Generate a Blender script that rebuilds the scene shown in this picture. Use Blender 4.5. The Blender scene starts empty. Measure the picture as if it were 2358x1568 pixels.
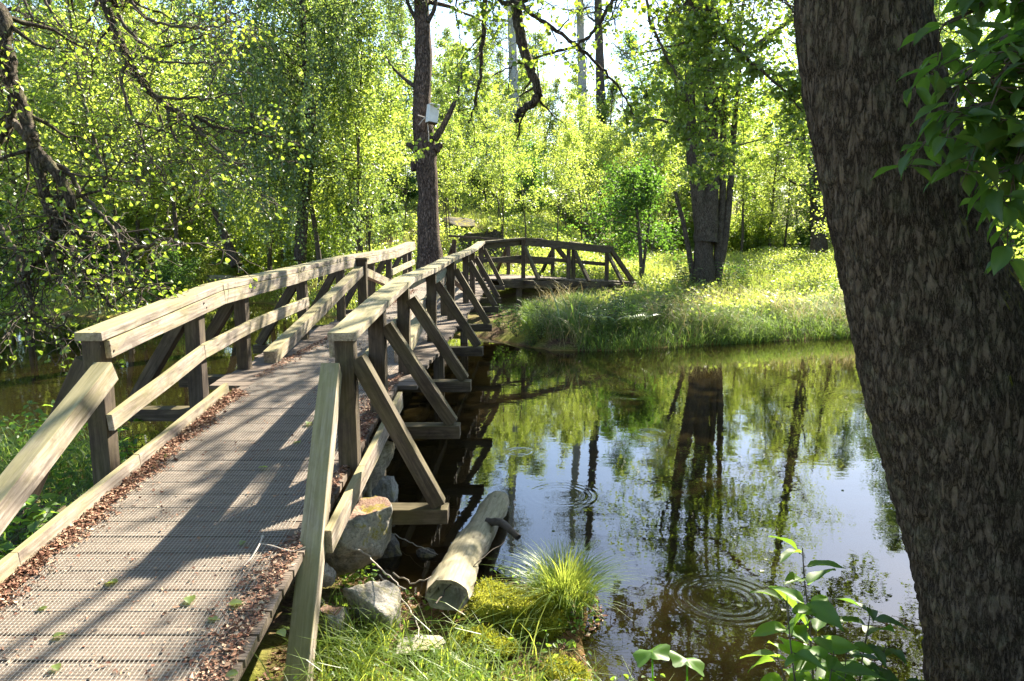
import bpy, bmesh, math, random
import numpy as np
from mathutils import Vector, Matrix
R = math.radians
random.seed(7)
C = bpy.context.scene.collection
scene = bpy.context.scene

# ------------------------------------------------------------------ camera
CAM_H, PITCH, FPX = 2.0, R(8.5), 1700.0          # eye height over the pond, tilt, focal length for a 2358 px wide frame
cam = bpy.data.cameras.new('camera'); cam.sensor_width = 36; cam.lens = 36 * FPX / 2358
cam.clip_start = 0.05; cam.clip_end = 2000
co = bpy.data.objects.new('camera', cam); C.objects.link(co)
co.location = (0, 0, CAM_H); co.rotation_euler = (R(90) - PITCH, 0, 0)
scene.camera = co
# ------------------------------------------------------------------ sky, sun, exposure
SUN_AZ, SUN_EL = R(32), R(37)                     # azimuth measured from +Y to +X
w = bpy.data.worlds.new('World'); scene.world = w; w.use_nodes = True
nt = w.node_tree; bg = nt.nodes['Background']
sky = nt.nodes.new('ShaderNodeTexSky'); sky.sky_type = 'NISHITA'; sky.sun_disc = False
sky.sun_elevation = SUN_EL; sky.sun_rotation = SUN_AZ; sky.dust_density = 0.5; sky.air_density = 1.0; sky.ozone_density = 1.6
nt.links.new(sky.outputs[0], bg.inputs[0]); bg.inputs[1].default_value = 0.085
sl = bpy.data.lights.new('sun', 'SUN'); sl.energy = 5.0; sl.angle = R(0.5); sl.color = (1.0, 0.92, 0.75)
so = bpy.data.objects.new('sun', sl); C.objects.link(so)
sd = Vector((math.sin(SUN_AZ) * math.cos(SUN_EL), math.cos(SUN_AZ) * math.cos(SUN_EL), math.sin(SUN_EL)))
so.rotation_euler = sd.to_track_quat('Z', 'Y').to_euler(); so.location = (0, 0, 40)
scene.view_settings.view_transform = 'Standard'; scene.view_settings.look = 'None'
scene.view_settings.exposure = 2.35; scene.view_settings.gamma = 1.0
scene.cycles.max_bounces = 8; scene.cycles.diffuse_bounces = 3; scene.cycles.glossy_bounces = 3
scene.cycles.transmission_bounces = 5; scene.cycles.transparent_max_bounces = 12
scene.cycles.caustics_reflective = False; scene.cycles.caustics_refractive = False
scene.cycles.sample_clamp_indirect = 6.0

# ------------------------------------------------------------------ measuring helpers (plan positions from a 2358 px wide reading of the photo)
def at(px, py, z):
    xd = (px - 1179) / FPX; yd = (py - 784) / FPX
    return Vector((z * xd, z * (math.cos(PITCH) - yd * math.sin(PITCH)), CAM_H + z * (-math.sin(PITCH) - yd * math.cos(PITCH))))
def onz(px, py, Z=0.0):
    yd = (py - 784) / FPX
    return at(px, py, (Z - CAM_H) / (-math.sin(PITCH) - yd * math.cos(PITCH)))

# ------------------------------------------------------------------ object helpers
def tag(o, label=None, cat=None, group=None, kind=None):
    if label: o['label'] = label
    if cat: o['category'] = cat
    if group: o['group'] = group
    if kind: o['kind'] = kind
    return o
def empty(name, loc=(0, 0, 0), label=None, cat=None, group=None):
    o = bpy.data.objects.new(name, None); o.empty_display_size = 0.2; o.location = loc; C.objects.link(o)
    return tag(o, label, cat, group)
def link(name, me, mats, parent=None, loc=None):
    for m in (mats if isinstance(mats, (list, tuple)) else [mats]):
        if m.name not in [x.name for x in me.materials if x]: me.materials.append(m)
    o = bpy.data.objects.new(name, me); C.objects.link(o)
    if loc is not None: o.location = loc
    if parent is not None:
        o.parent = parent
    return o
def mesh_np(name, V, Q, tint=None, smooth=False, fmat=None):
    V = np.asarray(V, np.float32); Q = np.asarray(Q, np.int32)
    k = Q.shape[1]
    me = bpy.data.meshes.new(name)
    me.vertices.add(len(V)); me.vertices.foreach_set('co', V.ravel())
    me.loops.add(Q.size); me.loops.foreach_set('vertex_index', Q.ravel())
    me.polygons.add(len(Q)); me.polygons.foreach_set('loop_start', np.arange(0, Q.size, k, dtype=np.int32))
    me.polygons.foreach_set('loop_total', np.full(len(Q), k, np.int32))
    me.polygons.foreach_set('use_smooth', np.full(len(Q), bool(smooth)))
    if fmat is not None: me.polygons.foreach_set('material_index', np.asarray(fmat, np.int32))
    if tint is not None:
        a = me.attributes.new('tint', 'FLOAT', 'POINT'); a.data.foreach_set('value', np.asarray(tint, np.float32))
    me.update(calc_edges=True); me.validate()
    return me
class Acc:
    def __init__(s): s.V = []; s.Q = []; s.T = []; s.n = 0
    def add(s, V, Q, t=None):
        V = np.asarray(V, np.float32)
        s.V.append(V); s.Q.append(np.asarray(Q, np.int32) + s.n); s.n += len(V)
        s.T.append(np.zeros(len(V), np.float32) if t is None else np.asarray(t, np.float32))
    def mesh(s, name, smooth=False):
        return mesh_np(name, np.concatenate(s.V), np.concatenate(s.Q), np.concatenate(s.T), smooth)
def frames(P):
    P = np.asarray(P, float)
    T = np.gradient(P, axis=0); T /= np.linalg.norm(T, axis=1)[:, None] + 1e-9
    ref = np.array([0.31, 0.17, 0.93]) if abs(T[:, 2]).mean() < 0.8 else np.array([0.9, 0.4, 0.1])
    N = np.cross(T, ref); N /= np.linalg.norm(N, axis=1)[:, None] + 1e-9
    B = np.cross(T, N)
    return T, N, B
def tube(P, rad, n=6, rough=0.0, rng=None):
    P = np.asarray(P, float); rad = np.broadcast_to(np.asarray(rad, float), (len(P),))
    T, N, B = frames(P)
    a = np.linspace(0, 2 * np.pi, n, endpoint=False)
    rr = rad[:, None] * np.ones((1, n))
    if rough and rng is not None: rr = rr * (1 + rough * rng.standard_normal((len(P), n)))
    V = P[:, None, :] + rr[..., None] * (np.cos(a)[None, :, None] * N[:, None, :] + np.sin(a)[None, :, None] * B[:, None, :])
    i = np.arange(len(P) - 1)[:, None] * n; j = np.arange(n)[None, :]; j2 = (j + 1) % n
    Q = np.stack([i + j, i + j2, i + n + j2, i + n + j], -1).reshape(-1, 4)
    return V.reshape(-1, 3), Q
def spline(P, m=6):
    P = np.asarray(P, float); out = []
    E = np.vstack([2 * P[0] - P[1], P, 2 * P[-1] - P[-2]])
    for i in range(1, len(E) - 2):
        p0, p1, p2, p3 = E[i - 1], E[i], E[i + 1], E[i + 2]
        for t in np.linspace(0, 1, m, endpoint=False):
            out.append(0.5 * (2 * p1 + (p2 - p0) * t + (2 * p0 - 5 * p1 + 4 * p2 - p3) * t * t + (3 * p1 - p0 - 3 * p2 + p3) * t ** 3))
    out.append(E[-2]); return np.array(out)
def unit(v): return v / (np.linalg.norm(v, axis=-1, keepdims=True) + 1e-9)

# leaves: each a folded blade (detail 1) or a plain four-cornered blade (detail 0)
def leaf_geo(Cn, A, N, L, W, rng, detail=0, curl=0.15):
    Cn = np.asarray(Cn, float); n = len(Cn)
    A = unit(A); B = unit(np.cross(A, N)); N = unit(np.cross(B, A))
    L = np.broadcast_to(L, (n,))[:, None]; W = np.broadcast_to(W, (n,))[:, None]
    tint = rng.random(n)
    if detail == 0:
        V = np.stack([Cn, Cn + A * L * .45 + B * W * .5, Cn + A * L - N * L * curl, Cn + A * L * .45 - B * W * .5], 1)
        Q = np.arange(n * 4).reshape(n, 4)
        return V.reshape(-1, 3), Q, np.repeat(tint, 4)
    f = 0.18 * W
    def p(a, b, h): return Cn + A * L * a + B * W * b + N * h
    V = np.stack([p(0, 0, 0), p(.22, .38, f * .8), p(.52, .5, f), p(.82, .28, f * .6 - L * curl * .6), p(1, 0, -L * curl),
                  p(.82, -.28, f * .6 - L * curl * .6), p(.52, -.5, f), p(.22, -.38, f * .8), p(.3, 0, 0), p(.65, 0, -L * curl * .4)], 1)
    q = np.array([[0, 8, 2, 1], [8, 9, 3, 2], [9, 4, 4, 3], [0, 7, 6, 8], [8, 6, 5, 9], [9, 5, 4, 4]])
    q = np.array([[0, 8, 2, 1], [8, 9, 3, 2], [0, 7, 6, 8], [8, 6, 5, 9], [9, 5, 4, 3]])
    Q = (np.arange(n)[:, None, None] * 10 + q[None]).reshape(-1, 4)
    return V.reshape(-1, 3), Q, np.repeat(tint, 10)
def rand_leaves(Cn, L, rng, ratio=.65, droop=.35, upn=.7, detail=0):
    n = len(Cn)
    az = rng.random(n) * 2 * np.pi
    A = np.stack([np.cos(az), np.sin(az), -droop + .5 * rng.standard_normal(n)], 1)
    N = rng.standard_normal((n, 3)) * .6 + np.array([0, 0, upn])
    Ls = L * (.65 + .6 * rng.random(n))
    return leaf_geo(Cn, A, N, Ls, Ls * ratio, rng, detail)

# ------------------------------------------------------------------ materials
def mat(name):
    m = bpy.data.materials.new(name); m.use_nodes = True
    t = m.node_tree; t.nodes.clear()
    return m, t, t.nodes, t.links
def node(ns, typ, **kw):
    n = ns.new(typ)
    for k, v in kw.items():
        if k.startswith('i_'): n.inputs[int(k[2:]) if k[2:].isdigit() else k[2:].replace('_', ' ')].default_value = v
        else: setattr(n, k, v)
    return n
def ramp(ns, ls, src, stops):
    r = ns.new('ShaderNodeValToRGB'); e = r.color_ramp.elements
    e[0].position, e[0].color = stops[0][0], (*stops[0][1], 1); e[1].position, e[1].color = stops[-1][0], (*stops[-1][1], 1)
    for p, c in stops[1:-1]:
        x = e.new(p); x.color = (*c, 1)
    ls.new(src, r.inputs[0]); return r.outputs[0]
def noise(ns, ls, vec, scale, detail=4, rough=.6, dist=0.0):
    n = node(ns, 'ShaderNodeTexNoise'); n.inputs['Scale'].default_value = scale; n.inputs['Detail'].default_value = detail
    n.inputs['Roughness'].default_value = rough; n.inputs['Distortion'].default_value = dist
    if vec is not None: ls.new(vec, n.inputs['Vector'])
    return n.outputs['Fac']
def mapping(ns, ls, vec, scale, loc=None):
    m = node(ns, 'ShaderNodeMapping'); m.inputs['Scale'].default_value = scale
    ls.new(vec, m.inputs['Vector'])
    if loc is not None: ls.new(loc, m.inputs['Location'])
    return m.outputs[0]
def mixc(ns, ls, fac, a, b, mode='MIX'):
    m = node(ns, 'ShaderNodeMix', data_type='RGBA', blend_type=mode)
    for s, v in ((0, fac), (6, a), (7, b)):
        if hasattr(v, 'is_linked'): ls.new(v, m.inputs[s])
        elif s == 0: m.inputs[0].default_value = v
        else: m.inputs[s].default_value = (*v, 1)
    return m.outputs[2]
def math_(ns, ls, op, a, b=0.0, c=None):
    m = node(ns, 'ShaderNodeMath', operation=op)
    for i, v in enumerate((a, b) if c is None else (a, b, c)):
        if hasattr(v, 'is_linked'): ls.new(v, m.inputs[i])
        else: m.inputs[i].default_value = v
    return m.outputs[0]
def finish(ns, ls, col, rough=.85, bump=None, bstr=.5, bdist=.01, spec=.25):
    b = node(ns, 'ShaderNodeBsdfPrincipled'); o = node(ns, 'ShaderNodeOutputMaterial')
    if hasattr(col, 'is_linked'): ls.new(col, b.inputs['Base Color'])
    else: b.inputs['Base Color'].default_value = (*col, 1)
    if hasattr(rough, 'is_linked'): ls.new(rough, b.inputs['Roughness'])
    else: b.inputs['Roughness'].default_value = rough
    b.inputs['Specular IOR Level'].default_value = spec
    if bump is not None:
        n = node(ns, 'ShaderNodeBump'); n.inputs['Strength'].default_value = bstr; n.inputs['Distance'].default_value = bdist
        ls.new(bump, n.inputs['Height']); ls.new(n.outputs[0], b.inputs['Normal'])
    ls.new(b.outputs[0], o.inputs[0])

def wood_mat(name, c_lo, c_hi, algae, algae_amt, dark=(.06, .045, .03)):
    m, t, ns, ls = mat(name)
    tc = node(ns, 'ShaderNodeTexCoord'); oi = node(ns, 'ShaderNodeObjectInfo')
    off = node(ns, 'ShaderNodeVectorMath', operation='SCALE'); off.inputs[0].default_value = (13, 7, 5); ls.new(oi.outputs['Random'], off.inputs['Scale'])
    g = mapping(ns, ls, tc.outputs['Object'], (1.4, 26, 26), off.outputs[0])
    grain = noise(ns, ls, g, 2.2, 6, .62, .4)
    p = mapping(ns, ls, tc.outputs['Object'], (1.2, 3, 3), off.outputs[0])
    patch = noise(ns, ls, p, 2.4, 4, .6)
    col = ramp(ns, ls, grain, [(.28, dark), (.42, c_lo), (.66, c_hi)])
    st_ = noise(ns, ls, mapping(ns, ls, tc.outputs['Object'], (3.2, 6, 6), off.outputs[0]), 2.0, 6, .7, .8)
    col = mixc(ns, ls, ramp(ns, ls, st_, [(.44, (0, 0, 0)), (.66, (.75, .75, .75))]), col, tuple(x * .5 for x in c_lo))
    geo = node(ns, 'ShaderNodeNewGeometry'); sep = node(ns, 'ShaderNodeSeparateXYZ'); ls.new(geo.outputs['Normal'], sep.inputs[0])
    top = math_(ns, ls, 'MULTIPLY_ADD', sep.outputs[2], .35, .0)
    pf = math_(ns, ls, 'ADD', patch, top)
    fac = ramp(ns, ls, pf, [(.42, (0, 0, 0)), (.75, (algae_amt,) * 3)])
    alg = mixc(ns, ls, grain, tuple(x * .55 for x in algae), algae)
    col = mixc(ns, ls, fac, col, alg)
    kn = node(ns, 'ShaderNodeTexVoronoi'); ls.new(mapping(ns, ls, tc.outputs['Object'], (2.2, 9, 9), off.outputs[0]), kn.inputs['Vector']); kn.inputs['Scale'].default_value = 1.3
    kf = ramp(ns, ls, kn.outputs['Distance'], [(.05, (.6, .6, .6)), (.11, (0, 0, 0))])
    col = mixc(ns, ls, kf, col, (.07, .045, .03))
    finish(ns, ls, col, .8, grain, .45, .004)
    return m
M = {}
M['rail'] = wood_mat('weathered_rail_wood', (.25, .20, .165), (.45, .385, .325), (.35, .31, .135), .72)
M['post'] = wood_mat('shade_darkened_wood', (.058, .042, .033), (.125, .094, .072), (.17, .145, .045), .4)  # timber darkened so the shade on the posts sits in the colour

def deck_mat():
    m, t, ns, ls = mat('grooved_deck_planks')
    tc = node(ns, 'ShaderNodeTexCoord')
    at_ = node(ns, 'ShaderNodeAttribute', attribute_name='tint')
    grain = noise(ns, ls, mapping(ns, ls, tc.outputs['Object'], (1.6, 34, 10)), 2.0, 5, .6)
    big = noise(ns, ls, tc.outputs['Object'], 3.2, 5, .65)
    s = node(ns, 'ShaderNodeSeparateXYZ'); ls.new(tc.outputs['Object'], s.inputs[0])
    groove = math_(ns, ls, 'SINE', math_(ns, ls, 'MULTIPLY', s.outputs[1], 2 * math.pi / .0162))
    col = ramp(ns, ls, grain, [(.3, (.07, .05, .038)), (.5, (.165, .124, .096)), (.72, (.29, .23, .185))])
    col = mixc(ns, ls, ramp(ns, ls, big, [(.42, (0, 0, 0)), (.7, (.6, .6, .6))]), col, (.17, .13, .10))
    col = mixc(ns, ls, .16, col, ramp(ns, ls, at_.outputs['Fac'], [(0, (.17, .132, .108)), (1, (.42, .355, .30))]))
    gf = ramp(ns, ls, groove, [(.0, (.0, .0, .0)), (.35, (1, 1, 1))])
    col = mixc(ns, ls, gf, mixc(ns, ls, .35, col, (.05, .04, .03)), col)
    h = math_(ns, ls, 'ADD', math_(ns, ls, 'MULTIPLY', groove, .5), math_(ns, ls, 'MULTIPLY', grain, .5))
    finish(ns, ls, col, .8, h, .35, .003)
    return m
M['deck'] = deck_mat()

def simple(name, c0, c1, scale=6, rough=.85, b=.4, bd=.02, detail=6):
    m, t, ns, ls = mat(name)
    tc = node(ns, 'ShaderNodeTexCoord')
    f = noise(ns, ls, tc.outputs['Object'], scale, detail, .65)
    finish(ns, ls, ramp(ns, ls, f, [(.3, c0), (.7, c1)]), rough, f, b, bd)
    return m
M['wire'] = simple('galvanised_wire', (.26, .24, .21), (.46, .43, .38), 40, .45, .1)
M['nail'] = simple('rusty_nail', (.05, .035, .025), (.12, .075, .05), 60, .6, .1)
M['steel'] = simple('grey_steel', (.35, .36, .36), (.55, .56, .56), 20, .5, .1)
M['white'] = simple('white_board', (.62, .62, .60), (.80, .80, .78), 9, .6, .1)

def bark_mat(name, lo, hi, lichen, moss, scale=1.0, lich_amt=.7, moss_amt=.6, furrow=1.0, moss_dir=(.8, .2, .2)):
    m, t, ns, ls = mat(name)
    tc = node(ns, 'ShaderNodeTexCoord'); v = tc.outputs['Object']
    vs = mapping(ns, ls, v, (30 * scale, 30 * scale, 7.0 * scale))
    def warp(vec, sc, amp):
        nn = node(ns, 'ShaderNodeTexNoise'); nn.inputs['Scale'].default_value = sc; nn.inputs['Detail'].default_value = 5; nn.inputs['Roughness'].default_value = .7; ls.new(vec, nn.inputs['Vector'])
        su = node(ns, 'ShaderNodeVectorMath', operation='MULTIPLY_ADD'); ls.new(nn.outputs['Color'], su.inputs[0]); su.inputs[1].default_value = (amp,) * 3; ls.new(vec, su.inputs[2]); return su.outputs[0]
    wv = warp(vs, .9, 2.6)
    vo = node(ns, 'ShaderNodeTexVoronoi', feature='DISTANCE_TO_EDGE'); vo.inputs['Scale'].default_value = 1.0; ls.new(wv, vo.inputs['Vector'])
    vc = node(ns, 'ShaderNodeTexVoronoi', feature='F1'); vc.inputs['Scale'].default_value = 1.0; ls.new(wv, vc.inputs['Vector'])
    cell = node(ns, 'ShaderNodeSeparateColor'); ls.new(vc.outputs['Color'], cell.inputs[0])
    fine = noise(ns, ls, mapping(ns, ls, v, (1, 1, .6)), 46 * scale, 6, .75)
    wid = noise(ns, ls, v, 6 * scale, 3, .6)
    ed = math_(ns, ls, 'SUBTRACT', vo.outputs['Distance'], math_(ns, ls, 'MULTIPLY_ADD', wid, .16, -.072))
    crack = ramp(ns, ls, ed, [(.0, (0, 0, 0)), (.06, (.7, .7, .7)), (.22, (1, 1, 1))])
    tone = math_(ns, ls, 'ADD', math_(ns, ls, 'MULTIPLY', fine, .86), math_(ns, ls, 'MULTIPLY', cell.outputs[0], .14))
    plate = ramp(ns, ls, tone, [(.3, lo), (.66, hi)])
    col = mixc(ns, ls, crack, tuple(x * .55 for x in lo), plate)
    lf = ramp(ns, ls, noise(ns, ls, v, 9 * scale, 6, .7), [(.5, (0, 0, 0)), (.62, (lich_amt,) * 3)])
    col = mixc(ns, ls, lf, col, mixc(ns, ls, fine, tuple(x * .6 for x in lichen), lichen))
    geo = node(ns, 'ShaderNodeNewGeometry'); dt = node(ns, 'ShaderNodeVectorMath', operation='DOT_PRODUCT'); ls.new(geo.outputs['Normal'], dt.inputs[0]); dt.inputs[1].default_value = moss_dir
    mf = math_(ns, ls, 'MULTIPLY_ADD', dt.outputs['Value'], .25, noise(ns, ls, v, 4.5 * scale, 5, .7))
    mf = ramp(ns, ls, mf, [(.64, (0, 0, 0)), (.74, (moss_amt,) * 3)])
    col = mixc(ns, ls, mf, col, moss)
    h = math_(ns, ls, 'ADD', math_(ns, ls, 'MULTIPLY', crack, furrow), math_(ns, ls, 'MULTIPLY', fine, .6))
    finish(ns, ls, col, .95, h, .9, .03 / scale, .1)
    return m
M['bark_big'] = bark_mat('flaky_grey_bark', (.075, .055, .042), (.17, .130, .10), (.20, .19, .13), (.24, .22, .03), 1.25, .4, .9)
M['bark'] = bark_mat('dark_alder_bark', (.07, .055, .045), (.17, .135, .11), (.22, .22, .16), (.13, .13, .03), 1.3, .3, .3)
M['bark_pine'] = bark_mat('red_brown_pine_bark', (.085, .060, .048), (.21, .150, .118), (.22, .19, .16), (.14, .13, .04), .8, .25, .1)
M['bark_pale'] = bark_mat('pale_trunk_bark', (.34, .30, .26), (.62, .58, .52), (.60, .60, .54), (.3, .3, .1), 2.0, .5, .1, .4)
M['bark_red'] = bark_mat('orange_pine_bark', (.30, .17, .10), (.52, .33, .22), (.45, .33, .25), (.3, .3, .1), 1.5, .3, .1, .6)
M['twig'] = simple('dark_twig_bark', (.05, .04, .033), (.13, .105, .085), 18, .9, .4, .01)
M['deadtwig'] = simple('pale_dead_twig', (.36, .30, .25), (.62, .55, .47), 30, .9, .3, .005)

def leaf_mat(name, refl, trans, trans2, mixf=.55, gloss=.06, rough=.42):
    m, t, ns, ls = mat(name)
    a = node(ns, 'ShaderNodeAttribute', attribute_name='tint'); oi = node(ns, 'ShaderNodeObjectInfo')
    f = math_(ns, ls, 'ADD', math_(ns, ls, 'MULTIPLY', a.outputs['Fac'], .7), math_(ns, ls, 'MULTIPLY', oi.outputs['Random'], .3))
    tcol = mixc(ns, ls, f, trans, trans2)
    rcol = mixc(ns, ls, f, refl, tuple(x * 1.5 for x in refl))
    d = node(ns, 'ShaderNodeBsdfDiffuse'); ls.new(rcol, d.inputs['Color'])
    tr = node(ns, 'ShaderNodeBsdfTranslucent'); ls.new(tcol, tr.inputs['Color'])
    mx = node(ns, 'ShaderNodeMixShader'); mx.inputs[0].default_value = mixf; ls.new(d.outputs[0], mx.inputs[1]); ls.new(tr.outputs[0], mx.inputs[2])
    g = node(ns, 'ShaderNodeBsdfGlossy'); g.inputs['Roughness'].default_value = rough; g.inputs['Color'].default_value = (1, 1, 1, 1)
    mg = node(ns, 'ShaderNodeMixShader'); mg.inputs[0].default_value = gloss; ls.new(mx.outputs[0], mg.inputs[1]); ls.new(g.outputs[0], mg.inputs[2])
    o = node(ns, 'ShaderNodeOutputMaterial'); ls.new(mg.outputs[0], o.inputs[0])
    return m
M['leaf_alder'] = leaf_mat('alder_leaf', (.075, .13, .02), (.22, .37, .03), (.44, .52, .05), .6)
M['leaf_young'] = leaf_mat('young_tree_leaf', (.085, .14, .025), (.36, .50, .06), (.54, .62, .10), .66)
M['leaf_birch'] = leaf_mat('birch_leaf', (.08, .135, .035), (.17, .28, .045), (.34, .44, .08), .54, .07, .36)
M['leaf_deep'] = leaf_mat('deep_green_leaf', (.045, .09, .018), (.10, .24, .025), (.22, .38, .04), .5, .03, .5)
M['leaf_cherry'] = leaf_mat('bird_cherry_leaf', (.065, .14, .02), (.24, .46, .035), (.42, .58, .06), .6, .03, .5)
M['grass'] = leaf_mat('tall_grass_blade', (.07, .12, .025), (.16, .30, .04), (.32, .44, .07), .5, .03)
M['grass_meadow'] = leaf_mat('meadow_grass_blade', (.14, .19, .04), (.40, .50, .07), (.56, .60, .12), .55, .03)
M['sedge'] = leaf_mat('sedge_blade', (.10, .16, .025), (.32, .46, .04), (.56, .60, .10), .55, .03)
M['dry_grass'] = leaf_mat('dry_grass_blade', (.30, .25, .12), (.34, .28, .10), (.50, .42, .20), .4, .03)
M['moss_frond'] = leaf_mat('moss_frond', (.16, .17, .02), (.36, .40, .03), (.52, .50, .06), .4, .02)
M['needle'] = leaf_mat('pine_needle', (.05, .08, .02), (.10, .15, .03), (.2, .24, .06), .35, .05)
M['moss'] = simple('bright_moss', (.14, .15, .012), (.38, .36, .03), 60, .95, .8, .02)
M['litter'] = None

def litter_mat():
    m, t, ns, ls = mat('leaf_litter')
    a = node(ns, 'ShaderNodeAttribute', attribute_name='tint')
    col = ramp(ns, ls, a.outputs['Fac'], [(0, (.10, .045, .03)), (.35, (.22, .10, .065)), (.7, (.36, .21, .14)), (1, (.52, .40, .28))])
    finish(ns, ls, col, .85)
    return m
M['litter'] = litter_mat()

def rock_mat(name, lo, hi, moss_amt, litter=0.0):
    m, t, ns, ls = mat(name)
    tc = node(ns, 'ShaderNodeTexCoord'); v = tc.outputs['Object']
    f = noise(ns, ls, v, 14, 8, .72); g = noise(ns, ls, v, 60, 5, .7)
    col = ramp(ns, ls, f, [(.3, lo), (.5, tuple((a + b) / 2 for a, b in zip(lo, hi))), (.68, hi)])
    col = mixc(ns, ls, ramp(ns, ls, g, [(.35, (.55, .55, .55)), (.5, (0, 0, 0))]), col, tuple(x * .45 for x in lo))
    geo = node(ns, 'ShaderNodeNewGeometry'); sep = node(ns, 'ShaderNodeSeparateXYZ'); ls.new(geo.outputs['Normal'], sep.inputs[0])
    if litter:
        lf = ramp(ns, ls, sep.outputs[2], [(.72, (0, 0, 0)), (.9, (litter,) * 3)])
        col = mixc(ns, ls, lf, col, ramp(ns, ls, noise(ns, ls, v, 90, 4, .8), [(.35, (.10, .045, .03)), (.65, (.40, .25, .18))]))
    mf = ramp(ns, ls, math_(ns, ls, 'ADD', noise(ns, ls, v, 7, 5, .7), math_(ns, ls, 'MULTIPLY', sep.outputs[2], .08)), [(.56, (0, 0, 0)), (.64, (moss_amt,) * 3)])
    col = mixc(ns, ls, mf, col, mixc(ns, ls, g, (.10, .09, .01), (.34, .28, .03)))
    finish(ns, ls, col, .92, math_(ns, ls, 'ADD', f, math_(ns, ls, 'MULTIPLY', g, .4)), .7, .03)
    return m
M['rock'] = rock_mat('grey_granite', (.20, .18, .16), (.55, .51, .46), .5)
M['rock_mossy'] = rock_mat('mossy_granite', (.16, .15, .13), (.46, .43, .38), .95, .9)
M['rock_dark'] = rock_mat('dark_wet_stone', (.05, .045, .04), (.16, .14, .12), .3)
M['rock_moss_top'] = rock_mat('moss_topped_rock', (.05, .042, .035), (.14, .12, .10), 1.0, 0)
M['drift'] = wood_mat('bleached_log_wood', (.22, .185, .145), (.42, .365, .295), (.30, .27, .13), .5)

# ------------------------------------------------------------------ terrain
POND = np.array([(.40, 3.05), (1.2, 2.8), (2.4, 2.75), (4, 3), (7, 4), (9.5, 6.5), (10.2, 10), (9.3, 13.0), (7.6, 13.9), (6.6, 13.9), (5, 13.4), (3.2, 12.8), (1.8, 12.2),
                 (.7, 12.2), (.1, 12.8), (-.4, 13.6), (-1.2, 14.3), (-2.6, 14.8), (-4.5, 17.5), (-7.0, 20.6), (-8.4, 18.6), (-9.4, 17), (-12.5, 18), (-16, 17), (-22, 14), (-22, 6),
                 (-11, 4.5), (-7, 6), (-4.6, 6.5), (-3.6, 6.5), (-2.9, 5.3), (-2.0, 4.6), (-1.1, 4.3), (-.72, 3.98), (-.45, 3.78), (-.2, 3.95), (.2, 4.1), (.48, 3.95), (.47, 3.55), (.33, 3.3)], float)
def pond_dist(X, Y):
    """signed distance to the shore, positive on land"""
    X = np.asarray(X, float); Y = np.asarray(Y, float); d = np.full(X.shape, 1e9); inside = np.zeros(X.shape, bool)
    n = len(POND)
    for i in range(n):
        x1, y1 = POND[i]; x2, y2 = POND[(i + 1) % n]
        t = np.clip(((X - x1) * (x2 - x1) + (Y - y1) * (y2 - y1)) / ((x2 - x1) ** 2 + (y2 - y1) ** 2), 0, 1)
        d = np.minimum(d, np.hypot(X - x1 - t * (x2 - x1), Y - y1 - t * (y2 - y1)))
        c = ((y1 > Y) != (y2 > Y)) & (X < (x2 - x1) * (Y - y1) / (y2 - y1 + 1e-12) + x1)
        inside ^= c
    return np.where(inside, -d, d)
def sstep(a, b, x):
    t = np.clip((x - a) / (b - a), 0, 1); return t * t * (3 - 2 * t)
def bumpn(X, Y, s, seed=0.0):
    return (np.sin(X * 1.3 * s + 1.7 * np.sin(Y * .9 * s + seed) + seed) * np.cos(Y * 1.1 * s + 1.3 * np.sin(X * .7 * s) + 2 * seed))
def height(X, Y):
    X = np.asarray(X, float); Y = np.asarray(Y, float)
    d = pond_dist(X, Y)
    near = sstep(9, 5, Y)
    land = .06 * (1 - np.exp(-np.maximum(d, 0) / .3)) + .14 * np.clip(d - .8, 0, 2.4)
    far = .26 * (1 - np.exp(-np.maximum(d, 0) / .5)) + .048 * np.clip(d, 0, 12)
    h = np.where(d > 0, near * land + (1 - near) * far, -np.minimum(.75, .22 * -d + .02))
    cx = sstep(4.2, .5, X)
    y0 = 16.5 + 7 * sstep(-4, -8, X)
    hill = cx * np.clip(.145 * (Y - y0), 0, 4.6) + (1 - cx) * np.clip(.12 * (Y - 38), 0, 4.0)
    hill = np.maximum(hill, 0) * sstep(0, 3, d)
    h = h + hill
    amp = np.where(d > 0, np.clip(d, 0, 1), 0)
    h = h + amp * (.05 * bumpn(X, Y, 2.1, 1.3) + .10 * bumpn(X, Y, .6, .4) * sstep(12, 18, Y)) + amp * .35 * np.maximum(0, bumpn(X, Y, .55, 2.2)) * sstep(18, 24, Y) * cx
    return h
def hz(x, y): return float(height(np.array([x]), np.array([y]))[0])
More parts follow.
